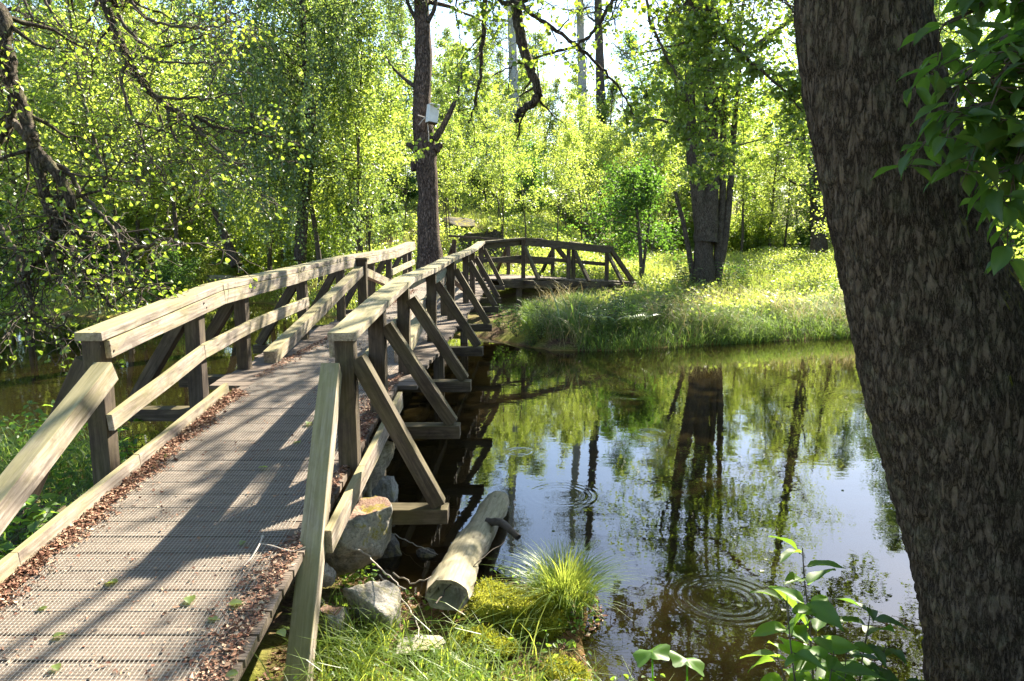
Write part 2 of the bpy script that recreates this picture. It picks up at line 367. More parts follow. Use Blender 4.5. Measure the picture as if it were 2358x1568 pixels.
def ground():
    u = np.linspace(-1, 1, 340); xs = np.sinh(u * 5.2) / np.sinh(5.2) * 600
    v = np.linspace(-1, 1, 420); ys = 6 + np.sinh(v * 5.0) / np.sinh(5.0) * 700
    X, Y = np.meshgrid(xs, ys)
    Z = height(X, Y)
    V = np.stack([X, Y, Z], -1).reshape(-1, 3)
    ny, nx = X.shape
    i = np.arange(ny - 1)[:, None] * nx + np.arange(nx - 1)[None, :]
    Q = np.stack([i, i + 1, i + nx + 1, i + nx], -1).reshape(-1, 4)
    m, t, ns, ls = mat('forest_floor')
    tc = node(ns, 'ShaderNodeTexCoord'); p = tc.outputs['Object']
    geo = node(ns, 'ShaderNodeNewGeometry'); s = node(ns, 'ShaderNodeSeparateXYZ'); ls.new(geo.outputs['Position'], s.inputs[0])
    f1 = noise(ns, ls, p, 1.3, 6, .65); f2 = noise(ns, ls, p, 26, 6, .75); f3 = noise(ns, ls, p, .35, 4, .6)
    soil = ramp(ns, ls, f2, [(.3, (.035, .022, .016)), (.5, (.10, .06, .04)), (.68, (.24, .15, .10))])
    moss = ramp(ns, ls, f2, [(.3, (.07, .08, .012)), (.7, (.24, .25, .04))])
    gf = ramp(ns, ls, math_(ns, ls, 'ADD', math_(ns, ls, 'MULTIPLY', f1, .6), math_(ns, ls, 'MULTIPLY', f3, .4)), [(.42, (0, 0, 0)), (.56, (1, 1, 1))])
    col = mixc(ns, ls, gf, soil, moss)
    bed = ramp(ns, ls, f1, [(.3, (.10, .05, .02)), (.7, (.26, .13, .05))])
    mr2 = node(ns, 'ShaderNodeMapRange'); mr2.inputs['From Min'].default_value = -.42; mr2.inputs['From Max'].default_value = -.08; ls.new(s.outputs[2], mr2.inputs['Value'])
    bed = mixc(ns, ls, mr2.outputs[0], (.030, .021, .012), bed)  # bed painted darker with depth, in place of light absorbed by the water
    bf = ramp(ns, ls, s.outputs[2], [(.48, (1, 1, 1)), (.53, (0, 0, 0))])
    mr = node(ns, 'ShaderNodeMapRange'); mr.inputs['From Min'].default_value = -1; mr.inputs['From Max'].default_value = 1; ls.new(s.outputs[2], mr.inputs['Value'])
    bf = ramp(ns, ls, mr.outputs[0], [(.49, (1, 1, 1)), (.515, (0, 0, 0))])
    col = mixc(ns, ls, bf, col, bed)
    finish(ns, ls, col, .95, f2, .6, .03, .1)
    o = link('ground', mesh_np('ground', V, Q, None, True), m)
    tag(o, kind='structure')
ground()
RINGS = [(1.17, 3.80, .27, .32), (.07, 6.52, .13, .35), (1.40, 7.17, .14, .3), (1.44, 8.85, .26, .25), (.37, 5.40, .30, .09), (4.3, 8.6, .6, .2)]
def water():
    m, t, ns, ls = mat('pond_water')
    geo = node(ns, 'ShaderNodeNewGeometry'); P = geo.outputs['Position']
    n1 = noise(ns, ls, mapping(ns, ls, P, (1, 1.6, 1)), 2.6, 3, .5); n2 = noise(ns, ls, P, 11, 3, .55, .6)
    h = math_(ns, ls, 'ADD', math_(ns, ls, 'MULTIPLY', n1, .0011), math_(ns, ls, 'MULTIPLY', n2, .00022))
    for x, y, r, a in RINGS:
        dn = node(ns, 'ShaderNodeVectorMath', operation='DISTANCE'); ls.new(P, dn.inputs[0]); dn.inputs[1].default_value = (x, y, 0)
        d = dn.outputs['Value']
        q = math_(ns, ls, 'DIVIDE', math_(ns, ls, 'SUBTRACT', d, r * .78), r * .26)
        env = math_(ns, ls, 'POWER', 2.718, math_(ns, ls, 'MULTIPLY', math_(ns, ls, 'MULTIPLY', q, q), -1.0))
        lam = .035 + .07 * r
        wv = math_(ns, ls, 'SINE', math_(ns, ls, 'MULTIPLY', d, 2 * math.pi / lam))
        h = math_(ns, ls, 'ADD', h, math_(ns, ls, 'MULTIPLY', math_(ns, ls, 'MULTIPLY', wv, env), .0016 * a))
    b = node(ns, 'ShaderNodeBump'); b.inputs['Strength'].default_value = 1.0; b.inputs['Distance'].default_value = 1.0; ls.new(h, b.inputs['Height'])
    fr = node(ns, 'ShaderNodeFresnel'); fr.inputs['IOR'].default_value = 1.62; ls.new(b.outputs[0], fr.inputs['Normal'])
    gl = node(ns, 'ShaderNodeBsdfGlossy'); gl.inputs['Roughness'].default_value = .0; gl.inputs['Color'].default_value = (1, 1, 1, 1); ls.new(b.outputs[0], gl.inputs['Normal'])
    tr = node(ns, 'ShaderNodeBsdfTransparent'); tr.inputs['Color'].default_value = (.52, .35, .16, 1)
    df = node(ns, 'ShaderNodeBsdfDiffuse'); df.inputs['Color'].default_value = (.030, .022, .008, 1)
    mu = node(ns, 'ShaderNodeMixShader'); mu.inputs[0].default_value = .4; ls.new(tr.outputs[0], mu.inputs[1]); ls.new(df.outputs[0], mu.inputs[2])
    mx = node(ns, 'ShaderNodeMixShader'); ls.new(fr.outputs[0], mx.inputs[0]); ls.new(mu.outputs[0], mx.inputs[1]); ls.new(gl.outputs[0], mx.inputs[2])
    o = node(ns, 'ShaderNodeOutputMaterial'); ls.new(mx.outputs[0], o.inputs[0])
    V = [(-24, 1.5, 0), (13, 1.5, 0), (13, 24, 0), (-24, 24, 0)]
    ob = link('water', mesh_np('water', V, [[0, 1, 2, 3]]), m); tag(ob, kind='structure')
water()
def path():
    pts = spline([(9.5, 27, 0), (13, 31, 0), (16, 36, 0), (21, 40, 0), (30, 44, 0)], 8)
    T, N, B = frames(pts); nrm = np.stack([-T[:, 1], T[:, 0]], 1)
    V = []; Q = []
    for i, (p, q) in enumerate(zip(pts, nrm)):
        for s in np.linspace(-.8, .8, 5):
            x, y = p[0] + q[0] * s, p[1] + q[1] * s; V.append((x, y, hz(x, y) + .05))
    for i in range(len(pts) - 1):
        for j in range(4): a = i * 5 + j; Q.append((a, a + 1, a + 6, a + 5))
    tag(link('path', mesh_np('path', V, Q, None, True), simple('pale_gravel_path', (.34, .30, .24), (.56, .51, .43), 25)), kind='structure')
path()

# ------------------------------------------------------------------ footbridge
def beam(name, p0, p1, w, h, m, parent, up=(0, 0, 1), bev=.004, label=None, jit=.0):
    """a squared timber from p0 to p1 (centre line), w across and h in the up direction, own local axes so the grain runs along it"""
    p0 = Vector(p0); p1 = Vector(p1); x = (p1 - p0); L = x.length; x.normalize()
    y = Vector(up).cross(x); y.normalize(); z = x.cross(y)
    bm = bmesh.new(); bmesh.ops.create_cube(bm, size=1)
    bmesh.ops.scale(bm, vec=(L, w, h), verts=bm.verts)
    if L > .6:
        n = min(8, max(1, int(L / .4)))
        es = [e for e in bm.edges if abs((e.verts[0].co - e.verts[1].co).x) > L * .5]
        bmesh.ops.subdivide_edges(bm, edges=es, cuts=n, use_grid_fill=True)
        rr = random.Random(int(L * 1000) + len(name))
        for v in bm.verts:
            v.co.y += rr.uniform(-1, 1) * .0022; v.co.z += rr.uniform(-1, 1) * .0022
    sharp = [e for e in bm.edges if len(e.link_faces) == 2 and e.calc_face_angle(0) > .8]
    bmesh.ops.bevel(bm, geom=sharp, offset=bev, segments=2, affect='EDGES', profile=.6)
    me = bpy.data.meshes.new(name); bm.to_mesh(me); bm.free()
    o = link(name, me, m, parent)
    o.matrix_local = Matrix((( x.x, y.x, z.x, (p0.x + p1.x) / 2), (x.y, y.y, z.y, (p0.y + p1.y) / 2), (x.z, y.z, z.z, (p0.z + p1.z) / 2), (0, 0, 0, 1)))
    if label: o['label'] = label
    return o
def prof(ys, vs):
    return lambda y: float(np.interp(y, ys, vs))
XR = prof([0, 4, 8, 11, 15.5], [-1.05, -.93, -.82, -.73, -.64])
XL = lambda y: XR(y) - 1.38
RZ = prof([2, 4, 4.68, 5.22, 5.93, 7.73, 9.2, 13, 15, 19], [1.25, 1.45, 1.51, 1.57, 1.62, 1.63, 1.67, 1.685, 1.77, 1.77])   # top of the cap
DZ = prof([1, 2, 3, 5.2, 6.2, 12, 16, 20], [.30, .41, .54, .81, .85, .88, .92, .92])                                        # deck surface
BR = empty('footbridge', (0, 0, 0), 'weathered wooden footbridge with braced railings crossing the pond and turning right by the pine', 'footbridge')
def bridge():
    rng = random.Random(3); W = M['rail']; Pm = M['post']
    # deck planks
    ac = Acc(); y = 1.2
    hang = {}
    def plank(x0, x1, y0, y1, z0, z1, th=.032, t=.5):
        V = [(x0, y0, z0), (x1, y0, z0), (x1, y1, z1), (x0, y1, z1)]
        V = V + [(a, b, c - th) for a, b, c in V]
        ac.add(V, [(0, 1, 2, 3), (7, 6, 5, 4), (0, 4, 5, 1), (1, 5, 6, 2), (2, 6, 7, 3), (3, 7, 4, 0)], [t] * 8)
    while y < 15.7:
        wd = .128
        if y < 5.45: x0, x1 = XL(y) + .20, XR(y) + .015
        else:
            k = int((y - 5.45) / 1.1)
            if k not in hang: hang[k] = (rng.uniform(-.06, .05), rng.uniform(-.03, .14))
            x0, x1 = XL(y) - .10 + hang[k][0], XR(y) + .12 + hang[k][1]
            x0 += rng.uniform(-.015, .015); x1 += rng.uniform(-.02, .02)
        dz = rng.uniform(-.0008, .0008)
        plank(x0, x1, y, y + wd, DZ(y) + dz, DZ(y + wd) + dz + rng.uniform(-.0008, .0008), t=rng.random())
        y += wd + .012
    # platform and far section
    P1 = Vector((.25, 16.45, 0)); P2 = Vector((2.32, 17.85, 0)); dirv = (P2 - P1).normalized(); nv = Vector((-dirv.y, dirv.x, 0))
    def fz(s): return .95 - .075 * max(0, s - .3)
    s = -1.5
    while s < 3.3:
        a = P1 + dirv * s; b = P1 + dirv * (s + .128)
        i0 = -.08 if s > -.35 else -.08 + (-.35 - s) * .55
        z = fz(s)
        V = [a + nv * i0, b + nv * i0, b + nv * 1.5, a + nv * 1.5]
        V = [(p.x, p.y, z + rng.uniform(-.002, .002)) for p in V]; V += [(q[0], q[1], q[2] - .035) for q in V]
        ac.add(V, [(0, 1, 2, 3), (7, 6, 5, 4), (0, 4, 5, 1), (1, 5, 6, 2), (2, 6, 7, 3), (3, 7, 4, 0)], [rng.random()] * 8)
        s += .137
    link('deck', ac.mesh('deck'), M['deck'], BR)
    # stringers under the deck
    for sx in (.22, .70, 1.18):
        pr = None
        for y in (1.2, 3, 5.2, 6.2, 9, 12, 15.6):
            p = (XL(y) + .1 + sx, y, DZ(y) - .115)
            if pr: beam('stringer', pr, p, .07, .15, Pm, BR)
            pr = p
    for i0 in (.02, .75, 1.4):
        beam('stringer', P1 + nv * i0 + dirv * -.6 + Vector((0, 0, .84)), P1 + nv * i0 + dirv * 3.3 + Vector((0, 0, .60)), .08, .17, Pm, BR)
    for s in (-.1, 1.3, 2.6):
        for i0 in (.02, 1.4):
            q = P1 + dirv * s + nv * i0
            beam('pile', (q.x, q.y, -.7), (q.x, q.y, fz(s) - .2), .13, .13, Pm, BR, up=(0, 1, 0))
    for y in (5.6, 9.5, 13.2):
        for sx in (.15, 1.2):
            beam('pile', (XL(y) + sx, y, -1.0), (XL(y) + sx, y, DZ(y) - .19), .13, .13, Pm, BR, up=(0, 1, 0))
    # kerbs on the ramp
    pr = None
    for y in (1.3, 2.2, 3.0, 4.0, 5.25):
        p = (XL(y) + .205, y, DZ(y) + .045)
        if pr: beam('kerb', pr, p, .036, .10, W, BR)
        pr = p
    pr = None
    for y in (3.3, 4.0, 5.25):
        p = (XR(y) + .085, y, DZ(y) - .03)
        if pr: beam('kerb', pr, p, .036, .12, W, BR)
        pr = p
    # railings of the long span
    yl = [4.05, 5.25, 6.12, 7.75, 9.3, 11.1, 12.5, 14.2, 14.75]; yr = [4.08, 4.92, 5.95, 7.6, 9.4, 11.5, 12.9, 15.45]
    for side, ys, XF in ((-1, yl, XL), (1, yr, XR)):
        for k, y in enumerate(ys):
            x = XF(y); top = RZ(y) - .052
            bt = DZ(y) - .06 if y > 5.4 else DZ(y) - (.25 if k == 0 else .09)
            wd = .105 if k < 2 else .095
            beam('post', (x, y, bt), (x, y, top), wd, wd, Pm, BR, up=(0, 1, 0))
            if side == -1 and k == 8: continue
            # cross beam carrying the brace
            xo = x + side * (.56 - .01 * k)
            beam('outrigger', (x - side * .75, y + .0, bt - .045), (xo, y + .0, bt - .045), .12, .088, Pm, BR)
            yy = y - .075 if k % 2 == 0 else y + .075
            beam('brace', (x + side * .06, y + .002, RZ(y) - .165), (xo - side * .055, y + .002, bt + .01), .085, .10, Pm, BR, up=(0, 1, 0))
    for side, XF, yend in ((-1, XL, 15.0), (1, XR, 15.6)):
        yy = [3.98, 5.6, 7.4, 9.2, 11.1, 13.0, yend] if side < 0 else [3.98, 4.9, 5.95, 7.6, 9.4, 11.5, 13.4, yend]
        for a, b in zip(yy[:-1], yy[1:]):
            pa = (XF(a), a, RZ(a) - .024); pb = (XF(b) , b - .002, RZ(b) - .024)
            beam('cap_rail', pa, pb, .155, .048, W, BR)
            q = -side * .068
            beam('fascia', (XF(a) + q, a + (.06 if a < 4 else 0), RZ(a) - .102), (XF(b) + q, b - .003, RZ(b) - .102), .034, .100, W, BR)
    for a, b in zip(yl[0:3], yl[1:4]):
        da, db = [(.27 if v < 4.5 else .33 if v < 5.5 else .36 if v < 6.5 else .40) for v in (a, b)]
        beam('mid_rail', (XL(a) + .07, a - .05, DZ(a) + da), (XL(b) + .07, b - .053, DZ(b) + db), .034, .10, W, BR)
    beam('mid_rail', (XL(12.4) + .07, 12.4, DZ(12.4) + .42), (XL(14.9) + .07, 14.9, DZ(14.9) + .46), .034, .10, W, BR)
    for a, b in zip(yr[0:4], yr[1:5]):
        da, db = [(.30 if v < 4.5 else .36 if v < 5.5 else .40) for v in (a, b)]
        beam('mid_rail', (XR(a) - .07, a - .04, DZ(a) + da), (XR(b) - .07, b - .043, DZ(b) + db), .034, .10, W, BR)
    beam('mid_rail', (XR(11.5) - .07, 11.5, DZ(11.5) + .42), (XR(15.4) - .07, 15.4, DZ(15.4) + .45), .034, .10, W, BR)
    # sloping hand rails at the near end
    beam('sloping_handrail', (XL(4) + .075, 4.0, RZ(4) - .215), (XL(2.2) + .06, 2.05, .26), .10, .12, W, BR)
    beam('sloping_handrail', (XR(4) - .055, 3.96, RZ(4) - .20), (-.88, 2.67, -.04), .10, .12, W, BR)
    # king-post trusses lying along both edges of the deck
    for XF, q in ((XL, .13), (XR, -.11)):
        ap = Vector((XF(9.8) + q, 9.8, DZ(9.8) + .60)); a = Vector((XF(6.35) + q, 6.35, DZ(6.35) + .045)); b = Vector((XF(13.2) + q, 13.2, DZ(13.2) + .045))
        beam('truss_beam', a, ap, .105, .12, W, BR); beam('truss_beam', ap + Vector((0, .03, 0)), b, .10, .115, W, BR)
        beam('king_post', (XF(9.85) + q + (.02 if q > 0 else -.02), 9.86, DZ(9.8) - .1), (XF(9.85) + q + (.02 if q > 0 else -.02), 9.86, DZ(9.8) + .74), .12, .11, Pm, BR, up=(0, 1, 0))
        beam('truss_cap', (XF(9.85) + q - .09, 9.86, DZ(9.8) + .755), (XF(9.85) + q + .10, 9.86, DZ(9.8) + .755), .14, .03, Pm, BR)
    # railings of the far section, rails in the darker post wood to stand for shade
    def fp(s, i, z): q = P1 + dirv * s + nv * i; return Vector((q.x, q.y, z))
    zt = lambda s: 1.84 - .088 * max(0, s)
    A0 = Vector((XR(15.6), 15.6, RZ(15.6) - .024))
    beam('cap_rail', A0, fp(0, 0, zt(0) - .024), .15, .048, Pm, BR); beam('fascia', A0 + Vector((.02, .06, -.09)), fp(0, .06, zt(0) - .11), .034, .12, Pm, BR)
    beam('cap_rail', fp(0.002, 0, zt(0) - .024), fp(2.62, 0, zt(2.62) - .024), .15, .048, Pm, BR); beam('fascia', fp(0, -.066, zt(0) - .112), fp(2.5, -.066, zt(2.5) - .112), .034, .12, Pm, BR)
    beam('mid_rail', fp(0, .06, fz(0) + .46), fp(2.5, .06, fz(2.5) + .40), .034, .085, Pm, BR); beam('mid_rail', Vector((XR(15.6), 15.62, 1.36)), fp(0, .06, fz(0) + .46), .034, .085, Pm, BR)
    for s in (0.0, 1.28, 1.42, 2.45):
        beam('post', fp(s, 0, fz(s) - .25), fp(s, 0, zt(s) - .052), .095, .095, Pm, BR, up=(0, 1, 0))
        if s != 1.28:
            beam('outrigger', fp(s + .0, .6, fz(s) - .085), fp(s, -.55, fz(s) - .085), .11, .085, Pm, BR)
            beam('brace', fp(s, -.04, zt(s) - .2), fp(s + .05, -.52, fz(s) - .02), .065, .08, Pm, BR, up=dirv)
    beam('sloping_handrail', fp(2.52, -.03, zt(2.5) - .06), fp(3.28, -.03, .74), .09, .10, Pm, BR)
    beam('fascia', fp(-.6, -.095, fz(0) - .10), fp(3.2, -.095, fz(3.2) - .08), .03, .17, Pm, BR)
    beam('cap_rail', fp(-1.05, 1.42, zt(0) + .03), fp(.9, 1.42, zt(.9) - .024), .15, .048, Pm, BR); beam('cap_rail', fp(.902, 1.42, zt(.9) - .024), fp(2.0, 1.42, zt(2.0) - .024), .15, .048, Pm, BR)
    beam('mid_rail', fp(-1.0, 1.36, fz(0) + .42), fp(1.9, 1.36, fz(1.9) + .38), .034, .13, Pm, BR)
    for s in (-.95, .55, 1.9):
        beam('post', fp(s, 1.42, fz(s) - .2), fp(s, 1.42, zt(s) - .052), .095, .095, Pm, BR, up=(0, 1, 0))
        beam('brace', fp(s, 1.46, zt(s) - .2), fp(s - .05, 1.95, fz(s) - .05), .065, .08, Pm, BR, up=dirv)
        beam('outrigger', fp(s, 1.0, fz(s) - .085), fp(s, 2.0, fz(s) - .085), .11, .085, Pm, BR)
    beam('sloping_handrail', fp(2.0, 1.44, zt(2) - .06), fp(2.85, 1.44, .78), .09, .10, Pm, BR)
    for XF, ysn, q in ((XL, yl[:8], .088), (XR, yr, .081)):
        for y in ysn:
            for dy, dz in ((-.018, -.085), (.02, -.12)):
                p = Vector((XF(y) + q, y + dy, RZ(y) + dz)); beam('nail_head', p - Vector((.004, 0, 0)), p + Vector((.002, 0, 0)), .011, .011, M['nail'], BR, bev=.001)
            p = Vector((XF(y) - .03, y, RZ(y) + .0005)); beam('nail_head', p - Vector((0, 0, .004)), p + Vector((0, 0, .002)), .012, .012, M['nail'], BR, up=(0, 1, 0), bev=.001)
    # perforated plate at the foot of the first right post
    beam('nail_plate', (XR(4.08) + .06, 4.055, DZ(4.08) - .25), (XR(4.08) + .15, 4.055, DZ(4.08) - .25), .05, .003, M['steel'], BR, bev=.0005)
    # wire mesh
    ac = Acc()
    def wire(P, r=.0013):
        V, Q = tube(P, r, 4); ac.add(V, Q)
    ys = np.array([1.3, 2, 3, 4, 5.2, 6.2, 7, 8, 9, 10, 11, 12, 14, 15.2])
    for k in range(60):
        f = .08 + k * .0168
        wire([(XL(y) + .20 + f, y, DZ(y) + .0040) for y in ys if not (y > 5.45 and f < .03)])
    y = 1.4
    while y < 9.0:
        wire([(XL(y) + .26, y, DZ(y) + .0054), (XL(y) + .8, y, DZ(y) + .0054), (XR(y) - .12, y, DZ(y) + .0054)], .0006); y += .0195
    link('wire_mesh', ac.mesh('wire_mesh'), M['wire'], BR)
bridge()
# ------------------------------------------------------------------ growing things
def shade_spot(P, z0=.9):
    P = np.asarray(P, float); return P[..., 0] - (P[..., 2] - z0) * sd.x / sd.z, P[..., 1] - (P[..., 2] - z0) * sd.y / sd.z
def thin(Cn, rng, frac=.75):
    """leave openings in a crown where the sun comes through to the bridge"""
    gx, gy = shade_spot(Cn); gone = (gx > -2.8) & (gx < -.45) & (gy > 1) & (gy < 13.5) & (rng.random(len(Cn)) < np.where(gx < -1.9, frac * .75, frac))
    gx, gy = shade_spot(Cn, .3); gone |= (gx >= -.9) & (gx < 1.7) & (gy > 1.5) & (gy < 4.3) & (rng.random(len(Cn)) < .92)
    gx, gy = shade_spot(Cn, 1.2); gone |= (gx > .5) & (gx < 1.5) & (gy > 1.6) & (gy < 2.9) & (rng.random(len(Cn)) < .93)
    return Cn[~gone]
def shades_bridge(e):
    gx, gy = shade_spot(np.asarray(e)); return -3.2 < gx < -.2 and 1 < gy < 14
def walk(p, d, L, n, rng, wob=.25, grav=0.0):
    P = [np.asarray(p, float)]; d = unit(np.asarray(d, float)); st = L / n
    for i in range(n):
        d = unit(d + wob * rng.standard_normal(3) + np.array([0, 0, grav]))
        P.append(P[-1] + d * st)
    return np.array(P)
def build_tree(name, stems, rng, bark, leafm, limb=dict(), leaf=dict(), label=None, cat='tree', group=None, loc=(0, 0, 0), needles=False, extra=None):
    """stems: list of (polyline, radii).  limb: n, h0, len, up, sub, droop, prof.  leaf: per, L, sig, ratio, droop.  Returns the top-level Empty"""
    root = empty(name, loc, label, cat, group)
    wood = Acc(); pts = []
    for P, r in stems:
        P = np.asarray(P, float); r = np.asarray(r, float)
        m = 5; S = spline(P, m); rr = np.interp(np.linspace(0, len(P) - 1, len(S)), np.arange(len(P)), r)
        fl = np.linalg.norm(S - S[0], axis=1)
        V, Q = tube(S, rr * (1 + .35 * np.exp(-fl / (.6 * r[0] * 4))), 12 if r[0] > .12 else 7, .05, rng); wood.add(V, Q)
        zt = S[:, 2]; H = zt[-1] - S[0][2]
        for k in range(limb['n'] if H > limb.get('minH', 0) else 0):
            f = limb['h0'] + (1 - limb['h0']) * ((k + rng.random()) / limb['n'])
            i = min(len(S) - 2, int(f * (len(S) - 1))); p = S[i]; az = rng.random() * 6.283
            g = (f - limb['h0']) / (1 - limb['h0'])
            Ls = limb['len'] * limb.get('prof', lambda q: (1 - q) ** .6 * (.45 + .55 * min(1, q * 4 + .3)))(g) * (.7 + .5 * rng.random()) + .15
            d = (math.cos(az), math.sin(az), limb['up'] + .3 * rng.standard_normal())
            W = walk(p, d, Ls, 6, rng, .16, limb.get('droop', 0.02))
            V, Q = tube(W, np.linspace(max(.006, rr[i] * .38), .004, len(W)), 4); wood.add(V, Q)
            for q in range(limb['sub']):
                j = rng.integers(1, len(W)); dd = unit(W[j] - W[j - 1]) + .9 * rng.standard_normal(3)
                X = walk(W[j], dd, Ls * (.25 + .3 * rng.random()), 4, rng, .22, limb.get('subdroop', 0.0))
                V, Q = tube(X, np.linspace(.006, .002, len(X)), 3); wood.add(V, Q)
                t = rng.random(leaf['per']) * (len(X) - 1.001); a = t.astype(int); fr = (t - a)[:, None]
                pts.append(X[a] * (1 - fr) + X[a + 1] * fr + leaf['sig'] * rng.standard_normal((leaf['per'], 3)))
    link('trunk', wood.mesh('trunk', True), bark, root)
    if pts:
        Cn = np.concatenate(pts)
        if loc == (0, 0, 0) and name != 'young_tree': Cn = thin(Cn, rng, .8)
        V, Q, t = rand_leaves(Cn, leaf['L'], rng, leaf.get('ratio', .65), leaf.get('droop', .35), leaf.get('upn', .7))
        link('crown', mesh_np('crown', V, Q, t), leafm, root)
    return root
def stem(H, r, rng, lean=.06, wob=.05, base=(0, 0, 0)):
    n = 7; P = [np.array(base, float)]; d = np.array([lean * rng.standard_normal(), lean * rng.standard_normal(), 1.0])
    for i in range(n): d = d + wob * np.append(rng.standard_normal(2), 0); P.append(P[-1] + d / d[2] * H / n)
    return np.array(P), np.linspace(r, r * .12 + .004, n + 1)
def dup(root, loc, rz=0.0, s=1.0, label=None, group=None):
    r = root.copy(); C.objects.link(r); r.location = loc; r.rotation_euler = (0, 0, rz); r.scale = (s, s, s)
    if label: r['label'] = label
    if group: r['group'] = group
    for ch in list(root.children):
        c = ch.copy(); C.objects.link(c); c.parent = r
    return r
BRX0, BRX1 = -3.0, 3.6
def blocked(x, y):
    if pond_dist(np.array([x]), np.array([y]))[0] < .7: return True
    if -2.6 < x < 3.6 and 13 < y < 20.2: return True
    return False

def forest():
    rng = np.random.default_rng(11)
    # prototypes --------------------------------------------------------------
    G1 = 'young leafy trees filling the wood behind the pond'; L1 = 'slim young tree with airy yellow-green leaves in the thicket behind the pond'
    G2 = 'bushy saplings between the young trees'; L2 = 'low bushy sapling with bright green leaves under the taller trees behind the pond'
    G3 = 'taller broadleaved trees deep in the wood'; L3 = 'tall broadleaved tree with a wide green crown deep in the wood'
    P1 = []; P2 = []; P3 = []; P4 = []
    for k in range(5):
        H = [6.5, 8, 9.5, 7.2, 8.8][k]; st = [stem(H, .045 + .006 * H / 2, rng, .05, .05)]
        if k == 3: st.append(stem(H * .8, .04, rng, .14, .05, (.1, .05, 0)))
        P1.append(build_tree('young_tree', st, rng, M['twig'], M['leaf_young'] if k != 2 else M['leaf_birch'], dict(n=34 if k != 3 else 20, h0=.2, len=1.9, up=.45, sub=7, droop=-.02), dict(per=32, L=.10, sig=.13, ratio=.72, droop=.25), L1, 'tree', G1))
    L4 = 'slender bare-stemmed sapling on the mossy slope behind the bend of the footbridge'; G4 = 'bare-stemmed saplings on the slope behind the footbridge'
    for k in range(4):
        H = [7, 8.5, 6.2, 7.6][k]; st = [stem(H, .042, rng, .05, .04)]
        if k % 2: st += [stem(H * .85, .03, rng, .1, .05, (.12, .05, 0)), stem(H * .7, .025, rng, .12, .05, (-.1, .08, 0))]
        P4.append(build_tree('sapling', st, rng, M['twig'], M['leaf_young'], dict(n=22 if k % 2 == 0 else 11, h0=.33, len=1.3, up=.4, sub=6, droop=-.02), dict(per=24, L=.10, sig=.12, ratio=.72, droop=.25), L4, 'tree', G4))
    for k in range(3):
        st = [stem(2.4 - .3 * q, .02, rng, .35, .08, (.08 * rng.standard_normal(), .08 * rng.standard_normal(), 0)) for q in range(5)]
        P2.append(build_tree('bushy_sapling', st, rng, M['twig'], [M['leaf_young'], M['leaf_alder'], M['leaf_deep']][k], dict(n=11, h0=.08, len=.75, up=.5, sub=6, droop=0), dict(per=22, L=.085, sig=.09, ratio=.7), L2, 'bush', G2))
    for k in range(3):
        H = [13, 15, 12][k]
        P3.append(build_tree('broadleaf_tree', [stem(H, .17, rng, .04, .05)], rng, M['bark'], [M['leaf_young'], M['leaf_deep'], M['leaf_alder']][k], dict(n=46, h0=.22, len=3.3, up=.35, sub=9, droop=-.02), dict(per=36, L=.115, sig=.2, ratio=.72), L3, 'tree', G3))
    used = set()
    def put(protos, x, y, s, key):
        k = int(rng.integers(len(protos))); p = protos[k]; z = hz(x, y) - .05
        if (key, k) not in used:
            used.add((key, k)); p.location = (x, y, z); p.rotation_euler = (0, 0, rng.random() * 6.28); p.scale = (s, s, s); return p
        return dup(p, (x, y, z), rng.random() * 6.28, s)
    spots = []
    def far_enough(x, y, d): return all((x - a) ** 2 + (y - b) ** 2 > d * d for a, b in spots)
    # young trees: a dense belt behind the pond, open in the right-hand meadow
    n = 0; tries = 0
    while n < 120 and tries < 6000:
        tries += 1
        y = 18.5 + 27 * rng.random() ** 1.25; x = (rng.random() * 2 - 1) * (y * .78 + 2)
        if blocked(x, y): continue
        if 2.6 < x < 14.5 and y < 28 + .2 * x: continue
        if -2.8 < x < 4.2 and y < 20.8: continue
        if abs(x - (9.5 + (y - 27) * .72)) < 1.3 and 25 < y < 37: continue
        if not far_enough(x, y, 1.25): continue
        sc_ = .75 + .45 * rng.random()
        if -.16 < x / y < .22: sc_ = min(sc_, (2.0 + y * .20 - hz(x, y)) / 9.0)
        spots.append((x, y)); n += 1
        if -4.5 < x < 5 and y < 31: put(P4, x, y, max(.5, sc_), 4)
        else: put(P1, x, y, max(.5, sc_), 1)
    n = 0; tries = 0
    while n < 80 and tries < 6000:
        tries += 1
        y = 18.0 + 20 * rng.random() ** 1.1; x = (rng.random() * 2 - 1) * (y * .75 + 2)
        if blocked(x, y) or (2.0 < x < 14 and y < 27 + .3 * x) or (-4.0 < x < 4.0 and y < 26.5): continue
        if abs(x - (9.5 + (y - 27) * .72)) < 1.4 and 25 < y < 45: continue
        if not far_enough(x, y, .9): continue
        spots.append((x, y)); put(P2, x, y, .55 + .6 * rng.random(), 2); n += 1
    m = 0; tries = 0
    while m < 48 and tries < 4000:
        tries += 1; y = 31 + 17 * rng.random(); x = -7 + 33 * rng.random()
        if blocked(x, y) or not far_enough(x, y, 1.4) or (abs(x - (9.5 + (y - 27) * .72)) < 1.2 and y < 37): continue
        spots.append((x, y)); put(P1, x, y, min(.7 + .45 * rng.random(), (2.0 + y * .27 - hz(x, y)) / 8.5), 1); m += 1
